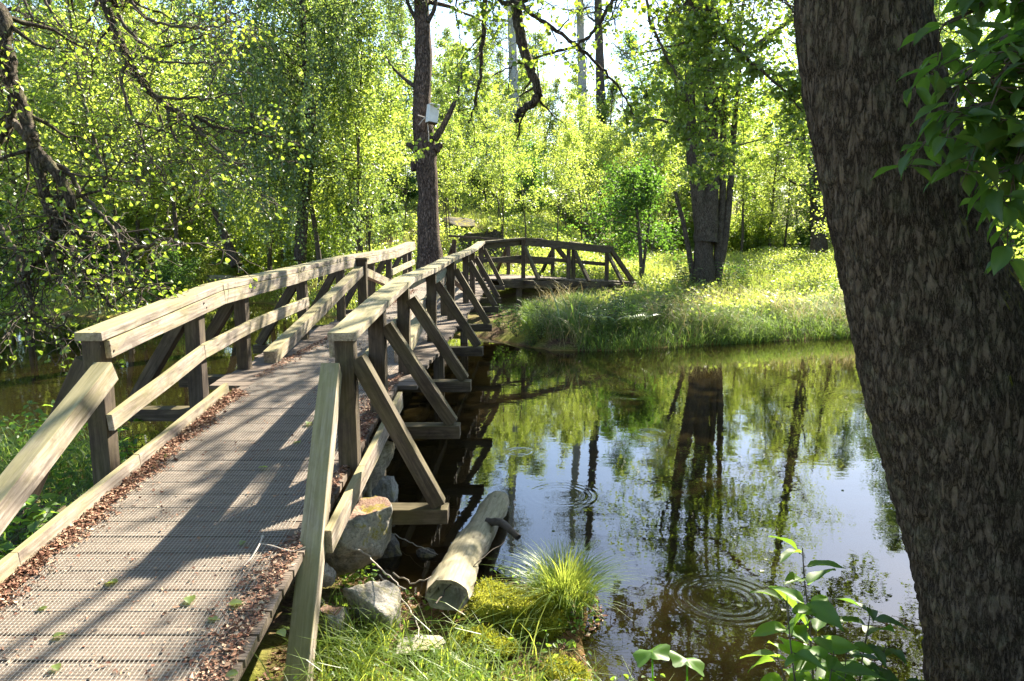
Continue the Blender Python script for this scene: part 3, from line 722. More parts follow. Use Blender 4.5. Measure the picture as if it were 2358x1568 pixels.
    for x, y, s in ((-15, 27, .9), (-22, 33, 1), (-11, 36, 1.0), (-28, 30, 1), (-5, 42, .8), (-18, 42, 1.05), (-30, 42, 1.1), (14, 52, .8), (7, 47, .85), (2, 44, .8), (-1.5, 40, .7), (4.6, 40, .72), (9.5, 43, .8), (12, 46, .9), (18.5, 38, .95), (24, 36, 1.0), (15, 46, .7), (22, 48, .8), (28, 40, .95), (21, 33, .85), (33, 33, 1),
                    (-10, 52, 1), (38, 46, 1.1), (-40, 50, 1.2), (26, 60, 1), (20, 23, .75)):
        put(P3, x, y, s, 3)
    for x, y, s in ((3.5, -4.5, .8), (-3.5, -6, .9), (8.5, -1.0, .8), (9.5, 3.2, .6)):  # unseen trees added to block sky light from behind and beside
        o = put(P3, x, y, s, 3); o['label'] = 'unseen broadleaved tree added on the near bank to block sky light'; o['group'] = 'unseen trees added on the near bank'
    # right bank bushes seen past the big trunk
    for x, y, s in ((10.9, 13.6, 1.25), (12.2, 15.2, 1.4), (13.2, 18.5, 1.4), (11.3, 11.4, 1.3), (14.5, 16.0, 1.5), (12.5, 12.8, 1.6)): put(P2, x, y, s, 2)
forest()

def grow(wood, Cn, poly, r0, r1, rng, every=.22, slen=(.4, 1.2), tw=5, twl=(.12, .38), per=5, grav=-.03, sub2=True, s0=0.05):
    S = spline(poly, 7); S = S + .012 * rng.standard_normal(S.shape) * np.linspace(.2, 1, len(S))[:, None]
    rr = np.linspace(r0, r1, len(S))
    V, Q = tube(S, rr, 9 if r0 > .03 else 6, .08, rng); wood.add(V, Q)
    L = np.concatenate([[0], np.cumsum(np.linalg.norm(np.diff(S, axis=0), axis=1))])
    s = L[-1] * s0
    def twigs(X, n):
        for q in range(n):
            j = rng.integers(1, len(X)); d = unit(X[j] - X[j - 1]) + .8 * rng.standard_normal(3)
            Tt = walk(X[j], d, twl[0] + (twl[1] - twl[0]) * rng.random(), 4, rng, .3, grav)
            V, Q = tube(Tt, np.linspace(.0038, .0018, 5), 3); wood.add(V, Q)
            if per:
                t = rng.random(per) ** .7 * 3.99; a = t.astype(int); f = (t - a)[:, None]
                Cn.append(Tt[a] * (1 - f) + Tt[a + 1] * f + .022 * rng.standard_normal((per, 3)))
    while s < L[-1]:
        i = min(len(S) - 2, int(np.searchsorted(L, s))); T = unit(S[i + 1] - S[i])
        d = T * .7 + .75 * rng.standard_normal(3) * np.array([1, 1, .7])
        f = s / L[-1]; ln = (slen[0] + (slen[1] - slen[0]) * rng.random()) * (1 - .35 * f)
        X = walk(S[i], d, ln, 8, rng, .24, grav)
        V, Q = tube(X, np.linspace(max(.004, rr[i] * .42), .0028, len(X)), 5, .08, rng); wood.add(V, Q)
        twigs(X, tw)
        if sub2:
            for q in range(2):
                j = rng.integers(2, len(X)); Y = walk(X[j], unit(X[j] - X[j - 1]) + .8 * rng.standard_normal(3), ln * .5, 6, rng, .28, grav)
                V, Q = tube(Y, np.linspace(.005, .0024, len(Y)), 4); wood.add(V, Q); twigs(Y, max(2, tw // 2))
        s += every * (.6 + .8 * rng.random())
def special_trees():
    rng = np.random.default_rng(23)
    A = lambda pts, z: [at(a, b, z) for a, b in pts]
    # pine beside the bridge
    P = A([(992, 655), (987, 540), (985, 430), (979, 345), (972, 250), (975, 120), (970, 0), (966, -150)], 16.3)
    rad = [.27, .24, .22, .25, .205, .19, .165, .15]
    top = np.array(P[-1]); P = [np.array(p) for p in P] + [top + np.array([-.1, .1, 3]), top + np.array([0, .2, 7.5])]; rad += [.12, .04]
    pine = build_tree('pine_tree', [(P, rad)], rng, M['bark_pine'], M['needle'], dict(n=20, h0=.66, len=2.4, up=.25, sub=8, droop=.02), dict(per=60, L=.16, sig=.14, ratio=.12), 'thick dark pine trunk with a broken limb standing at the bend of the footbridge', 'tree')
    for pts, r0, r1 in (([(1000, 322), (1012, 305), (1028, 276), (1046, 238)], .085, .055), ([(1046, 238), (1056, 205), (1064, 160)], .04, .012), ([(965, 55), (945, 20), (925, -30)], .06, .02),
                        ([(985, 50), (1000, 20), (1008, -30)], .06, .03), ([(962, 205), (930, 180), (900, 150), (880, 110)], .05, .012), ([(960, 350), (945, 335), (935, 332)], .07, .04)):
        S = spline(A(pts, 16.2), 5); V, Q = tube(S, np.linspace(r0, r1, len(S)), 8, .06, rng); link('limb', mesh_np('limb', V, Q, None, True), M['bark'], pine)
    for pts, r in (([(1002, 345), (1010, 338), (1016, 331)], .11), ([(955, 392), (951, 380), (950, 372)], .09)):
        S = spline(A(pts, 16.25), 4); V, Q = tube(S, np.linspace(r, r * .5, len(S)), 8, .12, rng); link('knot', mesh_np('knot', V, Q, None, True), M['bark_pine'], pine)
    dt = Acc()
    for pts in ([(962, 265), (978, 270), (992, 273)], [(984, 271), (986, 295), (988, 326)], [(980, 270), (972, 278), (964, 288)], [(992, 273), (1003, 268)]):
        S = spline(A(pts, 15.85), 4); V, Q = tube(S, .011, 4); dt.add(V, Q)
    link('dead_twig', dt.mesh('dead_twig'), M['deadtwig'], pine)
    # white box on the pine
    bx = empty('nest_box', at(1000, 262, 15.75), 'tilted white wooden nest box fixed high on the dark pine trunk', 'nest box')
    bx.rotation_euler = (0, R(8), R(28))
    def pbox(name, c, s, m, bev=.006):
        bm = bmesh.new(); bmesh.ops.create_cube(bm, size=1); bmesh.ops.scale(bm, vec=s, verts=bm.verts); bmesh.ops.translate(bm, vec=c, verts=bm.verts)
        bmesh.ops.bevel(bm, geom=bm.edges[:], offset=bev, segments=1, affect='EDGES'); me = bpy.data.meshes.new(name); bm.to_mesh(me); bm.free(); link(name, me, m, bx)
    pbox('box_body', (0, .11, 0), (.22, .18, .36), M['white']); pbox('roof', (0, .08, .19), (.22, .26, .03), M['white']); pbox('floor_board', (.0, .10, -.183), (.21, .21, .025), M['post'])
    # alder clump on the far bank
    b = np.array(onz(1620, 684, .58)); zc = 18.6
    st = []
    for pts, r in (([(1622, 684), (1620, 600), (1617, 520), (1604, 420), (1592, 320), (1588, 200), (1590, 60), (1580, -120)], [.29, .23, .21, .18, .155, .13, .10, .07]),
                   ([(1626, 560), (1634, 470), (1640, 380), (1636, 260), (1632, 120), (1640, -60), (1650, -220)], [.24, .21, .18, .16, .13, .09, .06]),
                   ([(1650, 668), (1655, 560), (1664, 460), (1664, 360), (1668, 240), (1672, 100)], [.12, .10, .09, .085, .07, .05]),
                   ([(1645, 668), (1668, 560), (1682, 430), (1690, 300), (1702, 170), (1710, 20)], [.11, .095, .085, .08, .06, .04]),
                   ([(1600, 672), (1590, 600), (1575, 520), (1555, 440)], [.09, .07, .06, .045])):
        S = np.array(A(pts, zc)); r = list(r)
        if len(pts) > 5:
            S = np.vstack([S, S[-1] + np.array([.3 * rng.standard_normal(), .2, 2.4]), S[-1] + np.array([.7 * rng.standard_normal(), .3, 4.6])]); r += [r[-1] * .6, .015]
        st.append((S, np.array(r)))
    ac_root = build_tree('alder_clump', st, rng, M['bark'], M['leaf_alder'], dict(n=19, h0=.44, len=2.6, up=.3, sub=8, droop=-.03, minH=5), dict(per=24, L=.10, sig=.22, ratio=.85), 'dark many-stemmed alder clump rising from the grass on the far bank', 'tree')
    wd = Acc(); Cn = []
    for k in range(30):
        src = np.array([4.6 + .5 * rng.standard_normal(), 18.4, 5.0 + 6.0 * rng.random()]); e = np.array([1.6 + 11.4 * ((k + rng.random()) / 30), 12.4 + 3.4 * rng.random(), 5.6 + 4.6 * rng.random()])
        if shades_bridge(e) or shades_bridge((src + e) / 2): continue
        grow(wd, Cn, [src, (src + e) / 2 + np.array([0, 0, .7]), e, e + np.array([.3 * rng.standard_normal(), -.6, -.5])], .045, .006, rng, every=.34, slen=(.6, 1.6), tw=6, twl=(.2, .5), per=9, s0=.25)
    link('bough', wd.mesh('bough', True), M['bark'], ac_root)
    Cn = thin(np.concatenate(Cn), rng, .9); V, Q, t = rand_leaves(Cn, .085, rng, .85, .3, .8); link('crown', mesh_np('crown', V, Q, t), M['leaf_alder'], ac_root)
    # dark trunk and its neighbours further right
    def lone(name, base_px, zb, tops, rads, bark, leafm, limb, leaf, label, cat='tree'):
        S = np.array(A([base_px] + tops, zb)); return build_tree(name, [(S, np.array(rads))], rng, bark, leafm, limb, leaf, label, cat)
    lone('broadleaf_tree', (1887, 634), 27.5, [(1884, 520), (1876, 380), (1872, 240), (1868, 80), (1860, -140), (1856, -420)], [.30, .26, .23, .2, .16, .1, .03], M['bark'], M['leaf_young'], dict(n=36, h0=.25, len=2.6, up=.3, sub=8), dict(per=22, L=.12, sig=.25), 'straight dark trunk standing between the meadow path and the big leaning trunk')
    lone('young_tree', (1932, 655), 21.5, [(1933, 560), (1930, 480), (1926, 400), (1922, 250)], [.06, .05, .045, .04, .02], M['twig'], M['leaf_young'], dict(n=22, h0=.35, len=1.2, up=.4, sub=6), dict(per=16, L=.09, sig=.12), 'thin bare-stemmed young tree close to the left edge of the big leaning trunk')
    S = np.array(A([(1478, 640), (1472, 540), (1462, 450), (1450, 380)], 20.0)); build_tree('alder_bush', [(S, np.array([.06, .05, .035, .012])), (S + np.array([.5, .3, 0]) * np.array([[0], [.5], [1], [1.4]]), np.array([.05, .04, .03, .01]))], rng, M['twig'], M['leaf_deep'], dict(n=15, h0=.25, len=1.5, up=.15, sub=7, droop=-.05), dict(per=34, L=.085, sig=.12, ratio=.8), 'dark green drooping young alder between the far end of the footbridge and the alder clump')
    # pale trunks far left and far centre
    lone('dead_tree', (218, 450), 36, [(206, 240), (200, 180), (191, 80), (186, -60)], [.16, .15, .14, .13, .1], M['bark_pale'], M['leaf_young'], dict(n=2, h0=.8, len=.6, up=.1, sub=2), dict(per=2, L=.08, sig=.1), 'bare pale grey trunk rising above the thicket at upper left')
    lone('pine_tree', (72, 440), 40, [(69, 200), (66, 110), (63, 20), (60, -120)], [.24, .22, .2, .18, .12], M['bark_red'], M['needle'], dict(n=12, h0=.62, len=2.2, up=.2, sub=7), dict(per=40, L=.2, sig=.2, ratio=.12), 'orange-barked pine at the far upper left edge of the wood')
    lone('broadleaf_tree', (136, 500), 30, [(128, 250), (122, 180), (116, 100), (112, -60)], [.17, .15, .13, .12, .08], M['bark'], M['leaf_young'], dict(n=20, h0=.3, len=1.8, up=.3, sub=7), dict(per=20, L=.1, sig=.2), 'slim dark-barked tree right of the orange-barked pine at upper left')
    lone('birch_tree', (333, 575), 24, [(333, 540), (331, 480), (328, 380), (325, 200), (322, 0)], [.15, .14, .13, .12, .1, .06], M['bark_pale'], M['leaf_birch'], dict(n=26, h0=.35, len=1.9, up=.2, sub=7, droop=-.1), dict(per=24, L=.085, sig=.2), 'pale birch whose white lower trunk shows above the left bank')
    for px, zz, c in ((1185, 38, 0), (1343, 42, 1), (1385, 40, 2)):
        S = [(px + 3, 440), (px - 2, 200), (px - 5, 100), (px - 8, -20), (px - 9, -130)]
        lone('pine_tree', S[0], zz, S[1:], [.26, .25, .22, .2, .14], M['bark_pale'] if c != 2 else M['bark'], M['needle'], dict(n=12, h0=.6, len=2.0, up=.2, sub=7), dict(per=30, L=.2, sig=.22, ratio=.12),
             ['pale-trunked pine in the gap of white sky just right of the bridge pine', 'tall pine with a thin pale trunk near the top centre', 'tall dark-trunked pine near the top centre, beside a paler one'][c])
    # dark leaning trunk left of the bridge railing
    lone('dead_tree', (545, 612), 20.5, [(528, 570), (510, 525), (492, 478)], [.13, .12, .10, .07], M['bark'], M['leaf_young'], dict(n=1, h0=.5, len=.5, up=.3, sub=1), dict(per=2, L=.08, sig=.05), 'short dark leaning trunk on the left bank beyond the railing')
    # drooping birch left of the pine
    root = empty('weeping_birch', (0, 0, 0), 'tall birch with hanging grey-green strands of leaves left of the pine', 'tree')
    wd = Acc(); Cn = []
    S = spline(A([(690, 600), (700, 470), (716, 330), (712, 200), (700, 90), (690, -60), (680, -200)], 18.5), 5)
    V, Q = tube(S, np.linspace(.16, .06, len(S)), 9, .05, rng); wd.add(V, Q)
    for k in range(76):
        i = int((.25 + .75 * rng.random()) * (len(S) - 1)); az = rng.random() * 6.283; Ls = 1.4 + 2.8 * rng.random()
        W = walk(S[i], (math.cos(az) * 1.2 + .35, math.sin(az) * .7 - .25, .45), Ls, 7, rng, .12, -.05)
        V, Q = tube(W, np.linspace(.022, .006, len(W)), 4); wd.add(V, Q)
        for q in range(9):
            j = rng.integers(2, len(W)); hl = .7 + 2.3 * rng.random()
            X = walk(W[j], (.4 * rng.standard_normal(), .4 * rng.standard_normal(), -.5), hl, 9, rng, .10, -.28)
            V, Q = tube(X, np.linspace(.005, .002, len(X)), 3); wd.add(V, Q)
            m = int(58 * hl); t = rng.random(m) * (len(X) - 1.001); a = t.astype(int); f = (t - a)[:, None]
            Cn.append(X[a] * (1 - f) + X[a + 1] * f + .045 * rng.standard_normal((m, 3)))
    Cn = np.concatenate(Cn)
    Cn = Cn[Cn[:, 2] > 1.1]
    V, Q, t = rand_leaves(Cn, .068, rng, .75, .9, .3)
    link('trunk', wd.mesh('trunk', True), M['bark'], root); link('crown', mesh_np('crown', V, Q, t), M['leaf_birch'], root)
special_trees()

# ------------------------------------------------------------------ near trees with boughs hanging into the picture
def near_trees():
    rng = np.random.default_rng(5)
    A = lambda pts, z: [np.array(at(a, b, z + dz)) for (a, b), dz in zip(pts, (z * 0 + np.zeros(len(pts))))]
    K = .3672
    c1 = lambda pts: [(a * K, b * K) for a, b in pts]; c2 = lambda pts: [(a * K + 786.4, b * K) for a, b in pts]; c3 = lambda pts: [(a * K + 1572.9, b * K) for a, b in pts]
    c4 = lambda pts: [(a * K, b * K + 518.1) for a, b in pts]
    # --- big leaning trunk, right foreground
    root = empty('alder_tree', (0, 0, 0), 'thick leaning trunk with flaky grey bark and mossy edge, filling the right foreground', 'tree')
    prof_ = [(-190, 1840, 2095, 2.75), (0, 1843, 2112, 2.75), (180, 1862, 2150, 2.75), (330, 1888, 2190, 2.75), (560, 1935, 2252, 2.75), (700, 1968, 2308, 2.75), (850, 2003, 2372, 2.76), (1000, 2045, 2425, 2.78), (1150, 2085, 2478, 2.8), (1300, 2122, 2530, 2.82), (1450, 2152, 2590, 2.84), (1620, 2165, 2660, 2.86), (1760, 2150, 2760, 2.88)]
    Pm_ = []; rm_ = []
    for y, a, b, z in prof_[::-1]:
        Pm_.append(np.array(at((a + b) / 2, y, z))); rm_.append((b - a) / 2 * z / FPX * 1.0)
    up = Pm_[-1]; Pm_ += [up + np.array([-.18, .12, .9]), up + np.array([-.30, .35, 2.0]), up + np.array([-.35, .7, 3.6]), up + np.array([-.3, .9, 6.0])]; rm_ += [.19, .17, .13, .05]
    S = spline(Pm_, 26); rr = np.interp(np.linspace(0, len(Pm_) - 1, len(S)), np.arange(len(Pm_)), rm_)
    nseg = 220
    T, N, B = frames(S); a = np.linspace(0, 2 * np.pi, nseg, endpoint=False)
    hgt = np.cumsum(np.concatenate([[0], np.linalg.norm(np.diff(S, axis=0), axis=1)]))
    from mathutils import noise as mn
    D = np.zeros((len(S), nseg))
    for i in range(len(S)):
        for j in range(nseg):
            p = Vector((math.cos(a[j]) * 1.1, math.sin(a[j]) * 1.1, hgt[i] * 1.2))
            q = Vector((math.cos(a[j]) * 5.5, math.sin(a[j]) * 5.5, hgt[i] * 5.0))
            q2 = Vector((math.cos(a[j]) * 9, math.sin(a[j]) * 9, hgt[i] * 5.5)); q3 = Vector((math.cos(a[j]) * 22, math.sin(a[j]) * 22, hgt[i] * 17))
            D[i, j] = .06 * mn.noise(p) + .16 * min(.22, abs(mn.noise(q2))) + .11 * min(.2, abs(mn.noise(q2 * 1.9 + Vector((4, 1, 2))))) + .034 * mn.noise(q3) - .035
    R_ = rr[:, None] * (1 + D)
    V = S[:, None] + R_[..., None] * (np.cos(a)[None, :, None] * N[:, None] + np.sin(a)[None, :, None] * B[:, None])
    i = np.arange(len(S) - 1)[:, None] * nseg; j = np.arange(nseg)[None]; j2 = (j + 1) % nseg
    Q = np.stack([i + j, i + j2, i + nseg + j2, i + nseg + j], -1).reshape(-1, 4)
    link('trunk', mesh_np('trunk', V.reshape(-1, 3), Q, None, True), M['bark_big'], root)
    Cn = []
    t0 = S[-1]
    def bough(poly, r0, r1, **kw):
        wd = Acc(); grow(wd, Cn, poly, r0, r1, rng, **kw); link('bough', wd.mesh('bough', True), M['bark'] if r0 > .03 else M['twig'], root)
    up1 = np.array(Pm_[-3]); up2 = np.array(Pm_[-2])
    bough([up1, up1 + np.array([-.9, 1.6, .7]), *A([(1170, -230), (1183, -60), (1195, 55), (1214, 140), (1238, 205), (1232, 232), (1200, 256), (1190, 280)], 10.0)], .10, .04, every=.34, slen=(.4, 1.1), tw=4, per=4, s0=.66)
    bough([up1, up1 + np.array([-1.0, 2.2, 1.0]), *A(c2([(700, -260), (880, -120), (900, 90), (880, 300), (870, 480), (840, 640), (800, 780)]), 10.3)], .06, .012, every=.26, slen=(.6, 1.6), tw=5, per=5, s0=.66)
    bough([up2, up2 + np.array([-.3, 2.4, .3]), *A(c2([(980, -160), (1130, 30), (1300, 160), (1480, 290), (1650, 450), (1800, 640), (1830, 760)]), 9.8)], .045, .009, every=.19, slen=(.4, 1.1), tw=5, per=6, s0=.66)
    bough([up2, up2 + np.array([-.2, 2.6, .2]), *A(c2([(1800, -160), (1700, 0), (1600, 170), (1480, 280), (1290, 340), (1100, 400), (940, 480)]), 10.2)], .04, .008, every=.2, slen=(.4, 1.1), tw=5, per=6, s0=.66)
    bough([up2, up2 + np.array([.3, 2.2, .3]), *A(c3([(60, -260), (40, 0), (160, 120), (160, 300), (110, 420)]), 9.0)], .035, .008, every=.16, slen=(.4, 1.0), tw=6, per=9, s0=.66)
    bough([up2, up2 + np.array([.4, 2.0, .3]), *A(c3([(120, -240), (200, 100), (300, 260), (400, 370), (520, 470), (700, 640), (770, 760)]), 8.8)], .04, .007, every=.15, slen=(.4, 1.0), tw=6, per=9, s0=.66)
    bough([up2, up2 + np.array([.5, 2.0, .2]), *A(c3([(420, -240), (560, -60), (640, 20), (720, 60)]), 8.2)], .03, .007, every=.15, slen=(.4, 1.0), tw=6, per=9, s0=.66)
    bough([up2, up2 + np.array([.1, 2.5, .2]), *A([(1480, -150), (1490, 20), (1530, 120), (1570, 200), (1600, 290), (1628, 372)], 9.4)], .03, .006, every=.15, slen=(.4, 1.0), tw=6, per=9, s0=.66)
    # higher boughs over the pond, seen in the reflection and as dappled shade
    for k in range(5):
        q = rng.random(3); e = np.array([4.8 + 3.5 * q[0], 5.0 + 6.0 * q[1], 6.3 + 2.6 * q[2]])
        mid = (t0 + e) / 2 + np.array([0, 0, .9])
        if shades_bridge(e) or shades_bridge(mid): continue
        bough([up2, mid, e, e + np.array([.3 * rng.standard_normal(), .9, -.7])], .05, .006, every=.34, slen=(.6, 1.7), tw=4, twl=(.2, .5), per=5, s0=.45)
    Cn = np.concatenate(Cn)
    Cn = thin(Cn, rng, .68); az = rng.random(len(Cn)) * 6.283
    Ad = np.stack([np.cos(az), np.sin(az), -.5 + .45 * rng.standard_normal(len(Cn))], 1); Nn = rng.standard_normal((len(Cn), 3)) * .7 + np.array([0, 0, .6])
    Ls = .074 * (.5 + .55 * rng.random(len(Cn)))
    V, Q, t = leaf_geo(Cn, Ad, Nn, Ls, Ls * .92, rng, 1); link('crown', mesh_np('crown', V, Q, t), M['leaf_alder'], root)
    Cn = []
    for k in range(26):  # unseen overhead canopy, added to cut the sky light
        a_ = k * 2.4; rad_ = 1.2 + 3.6 * math.sqrt(k / 26); e = np.array([.3 + rad_ * math.cos(a_) * 1.15, -.6 + rad_ * math.sin(a_), 6.4 + 2.4 * rng.random()])
        bough([up2 if k % 2 else up1 + np.array([0, 0, .6]), (t0 + e) / 2 + np.array([0, 0, .5]), e, e + .5 * (e - t0) * np.array([.5, .5, 0]) + np.array([0, 0, -.4])], .035, .006, every=.30, slen=(.5, 1.3), tw=4, twl=(.2, .5), per=6, s0=.25)
    for k in range(7):  # unseen leafy boughs added to throw shade on the cherry and trunk
        e = np.array([4.3 + 1.8 * rng.random(), 5.6 + 2.0 * rng.random(), 5.7 + 1.9 * rng.random()])
        bough([up1, (up1 + e) / 2 + np.array([0, 0, .6]), e, e + np.array([.6, .3, -.5])], .04, .006, every=.22, slen=(.5, 1.2), tw=5, twl=(.2, .5), per=9, s0=.5)
    Cn = thin(np.concatenate(Cn), rng, .6); V, Q, t = rand_leaves(Cn, .125, rng, .85, .3, .8); link('crown', mesh_np('crown', V, Q, t), M['leaf_alder'], root)
    # --- leaning alder standing just outside the left edge
    root2 = empty('alder_tree', (0, 0, 0), 'dark leaning alder with drooping crooked boughs hanging over the left railing', 'tree')
    tb = np.array([-6.6, 4.6, hz(-6.6, 4.6) - .1]); Cn = []
    tt = [tb, tb + np.array([.25, .3, 1.8]), tb + np.array([.5, .5, 3.6]), tb + np.array([.7, .6, 5.4]), tb + np.array([.9, .6, 7.4]), tb + np.array([1.0, .5, 9.5])]
    V, Q = tube(spline(tt, 6), np.linspace(.26, .05, 31), 14, .05, rng); ac = Acc(); ac.add(V, Q); link('trunk', ac.mesh('trunk', True), M['bark'], root2)
    def bough2(poly, r0, r1, **kw):
        wd = Acc(); grow(wd, Cn, poly, r0, r1, rng, **kw); link('bough', wd.mesh('bough', True), M['bark'] if r0 > .03 else M['twig'], root2)
    j0 = tt[2]; jj = tt[3]; j4 = tt[4]
    kw = dict(every=.16, slen=(.3, 1.0), tw=5, per=3)
    bough2([j0, *A([(-90, -10)] + c1([(20, 300), (60, 480), (130, 640), (195, 840), (230, 960), (270, 1180), (320, 1330), (385, 1440)]) + c4([(430, 130), (540, 290), (600, 380), (700, 500)]), 5.2)], .062, .014, s0=.3, **kw)
    bough2(A(c1([(50, 420), (75, 560), (78, 740), (10, 860), (-60, 960)]), 5.25), .042, .015, **kw)
    bough2(A(c1([(80, 760), (130, 820), (190, 900)]), 5.24), .03, .026, every=.5, slen=(.2, .5), tw=2, per=3)
    bough2(A(c1([(232, 950), (330, 1060), (440, 1250), (400, 1400), (345, 1480), (300, 1600)]) + c4([(180, 300), (200, 560), (170, 600)]), 5.2), .042, .008, **kw)
    bough2(A(c1([(330, 1030), (430, 1080), (520, 1230), (640, 1350), (720, 1450)]) + c4([(760, 180), (820, 330), (930, 410)]), 5.3), .02, .005, **kw)
    bough2(A(c1([(400, 1400), (500, 1480), (640, 1500)]) + c4([(780, 110), (900, 140), (1050, 90), (1180, 130)]), 5.4), .026, .006, **kw)
    bough2(A(c4([(330, 130), (350, 270), (420, 400), (520, 450), (540, 300)]), 5.2), .018, .006, **kw)
    bough2(A(c1([(-40, 1380), (30, 1470)]) + c4([(110, 190), (120, 350), (190, 520), (330, 640), (460, 560)]), 5.3), .02, .006, **kw)
    kw = dict(every=.2, slen=(.4, 1.2), tw=5, per=4)
    bough2([j4, *A(c1([(560, -260), (650, 0), (720, 180), (800, 370), (880, 510), (990, 620), (1130, 715), (1250, 740), (1330, 780), (1480, 830), (1700, 860)]), 6.8)], .05, .007, s0=.3, **kw)
    for pts, r in (([(1130, 715), (1230, 800), (1330, 900), (1440, 1010), (1600, 1040)], .02), ([(800, 370), (760, 500), (810, 690), (860, 770), (920, 960), (1000, 1060), (1040, 1120)], .02),
                   ([(820, 10), (920, 110), (1060, 160), (1300, 170), (1500, 120)], .02), ([(850, 350), (1000, 380), (1260, 400), (1450, 370)], .016), ([(990, 610), (1180, 620), (1380, 610), (1560, 560)], .015),
                   ([(860, 770), (940, 800), (1060, 830), (1240, 880)], .014), ([(1050, 690), (1080, 830), (1150, 950), (1220, 1060), (1300, 1120)], .015)):
        bough2(A(c1(pts), 6.75), r, .005, **kw)
    for pts, r in (([(730, -40), (760, 130), (880, 260), (1000, 290), (1240, 240), (1350, 150), (1560, 60)], .024), ([(620, -60), (600, 30), (540, 150), (460, 280)], .026), ([(740, 200), (690, 270), (640, 350)], .016),
                   ([(-40, 90), (90, 60), (180, 110), (260, 140), (330, 150)], .02), ([(120, -60), (200, 130), (120, 190), (20, 210)], .016), ([(260, -40), (330, 90), (430, 220), (520, 330), (640, 380)], .016)):
        bough2(A(c1(pts), 7.2), r, .005, **kw)
    Cn = np.concatenate(Cn); az = rng.random(len(Cn)) * 6.283
    Ad = np.stack([np.cos(az), np.sin(az), -.4 + .45 * rng.standard_normal(len(Cn))], 1); Nn = rng.standard_normal((len(Cn), 3)) * .7 + np.array([0, 0, .6])
    Ls = .050 * (.45 + .55 * rng.random(len(Cn)))
    V, Q, t = leaf_geo(Cn, Ad, Nn, Ls, Ls * .9, rng, 1); link('crown', mesh_np('crown', V, Q, t), M['leaf_alder'], root2)
near_trees()
# ------------------------------------------------------------------ grass, herbs and ground cover
def blades(B, H, W, bend, rng, seg=4, dirs=None):
    n = len(B); H = np.broadcast_to(H, (n,)); az = rng.random(n) * 6.283 if dirs is None else dirs
    D = np.stack([np.cos(az), np.sin(az), np.zeros(n)], 1); S = np.stack([-np.sin(az + .6 * rng.standard_normal(n)), np.cos(az), np.zeros(n)], 1)
    bend = np.broadcast_to(bend, (n,)) * (.5 + rng.random(n)); V = []
    for k in range(seg + 1):
        t = k / seg
        p = B + D * (H * bend * t * t)[:, None] + np.array([0, 0, 1.0]) * (H * (t - .38 * bend * t ** 3))[:, None]
        wv = (W * (1 - t) ** .7 + .0006) * .5
        V += [p - S * wv, p + S * wv]
    V = np.stack(V, 1); m = 2 * (seg + 1)
    q = np.array([[2 * k, 2 * k + 1, 2 * k + 3, 2 * k + 2] for k in range(seg)])
    Q = (np.arange(n)[:, None, None] * m + q[None]).reshape(-1, 4)
    return V.reshape(-1, 3), Q, np.repeat(rng.random(n), m)
def scatter(n, x0, x1, y0, y1, rng, cond=None, clump=1.0, cs=.9, seed=0.0):
    out = []; got = 0
    for _ in range(40):
        X = x0 + (x1 - x0) * rng.random(n); Y = y0 + (y1 - y0) * rng.random(n); d = pond_dist(X, Y)
        ok = np.ones(n, bool) if cond is None else cond(X, Y, d)
        if clump < 1: ok &= rng.random(n) < clump + (1 - clump) * sstep(-.25, .6, bumpn(X, Y, cs, seed) + .5 * bumpn(X, Y, cs * 2.7, seed + 1))
        out.append(np.stack([X[ok], Y[ok]], 1)); got += ok.sum()
        if got >= n: break
    P = np.concatenate(out)[:n]
    return np.column_stack([P, height(P[:, 0], P[:, 1])])
def under_bridge(X, Y, m=.1):
    xl = np.interp(Y, [0, 4, 8, 11, 15.5], [-2.43, -2.31, -2.2, -2.11, -2.02]); xr = xl + 1.38
    return ((X > xl + .12 - m) & (X < xr - .05 + m) & (Y < 16)) | ((X > -2.2) & (X < 3.2) & (Y > 15.3 + .6 * np.maximum(X, 0)) & (Y < 17.7 + .6 * np.maximum(X, 0)))
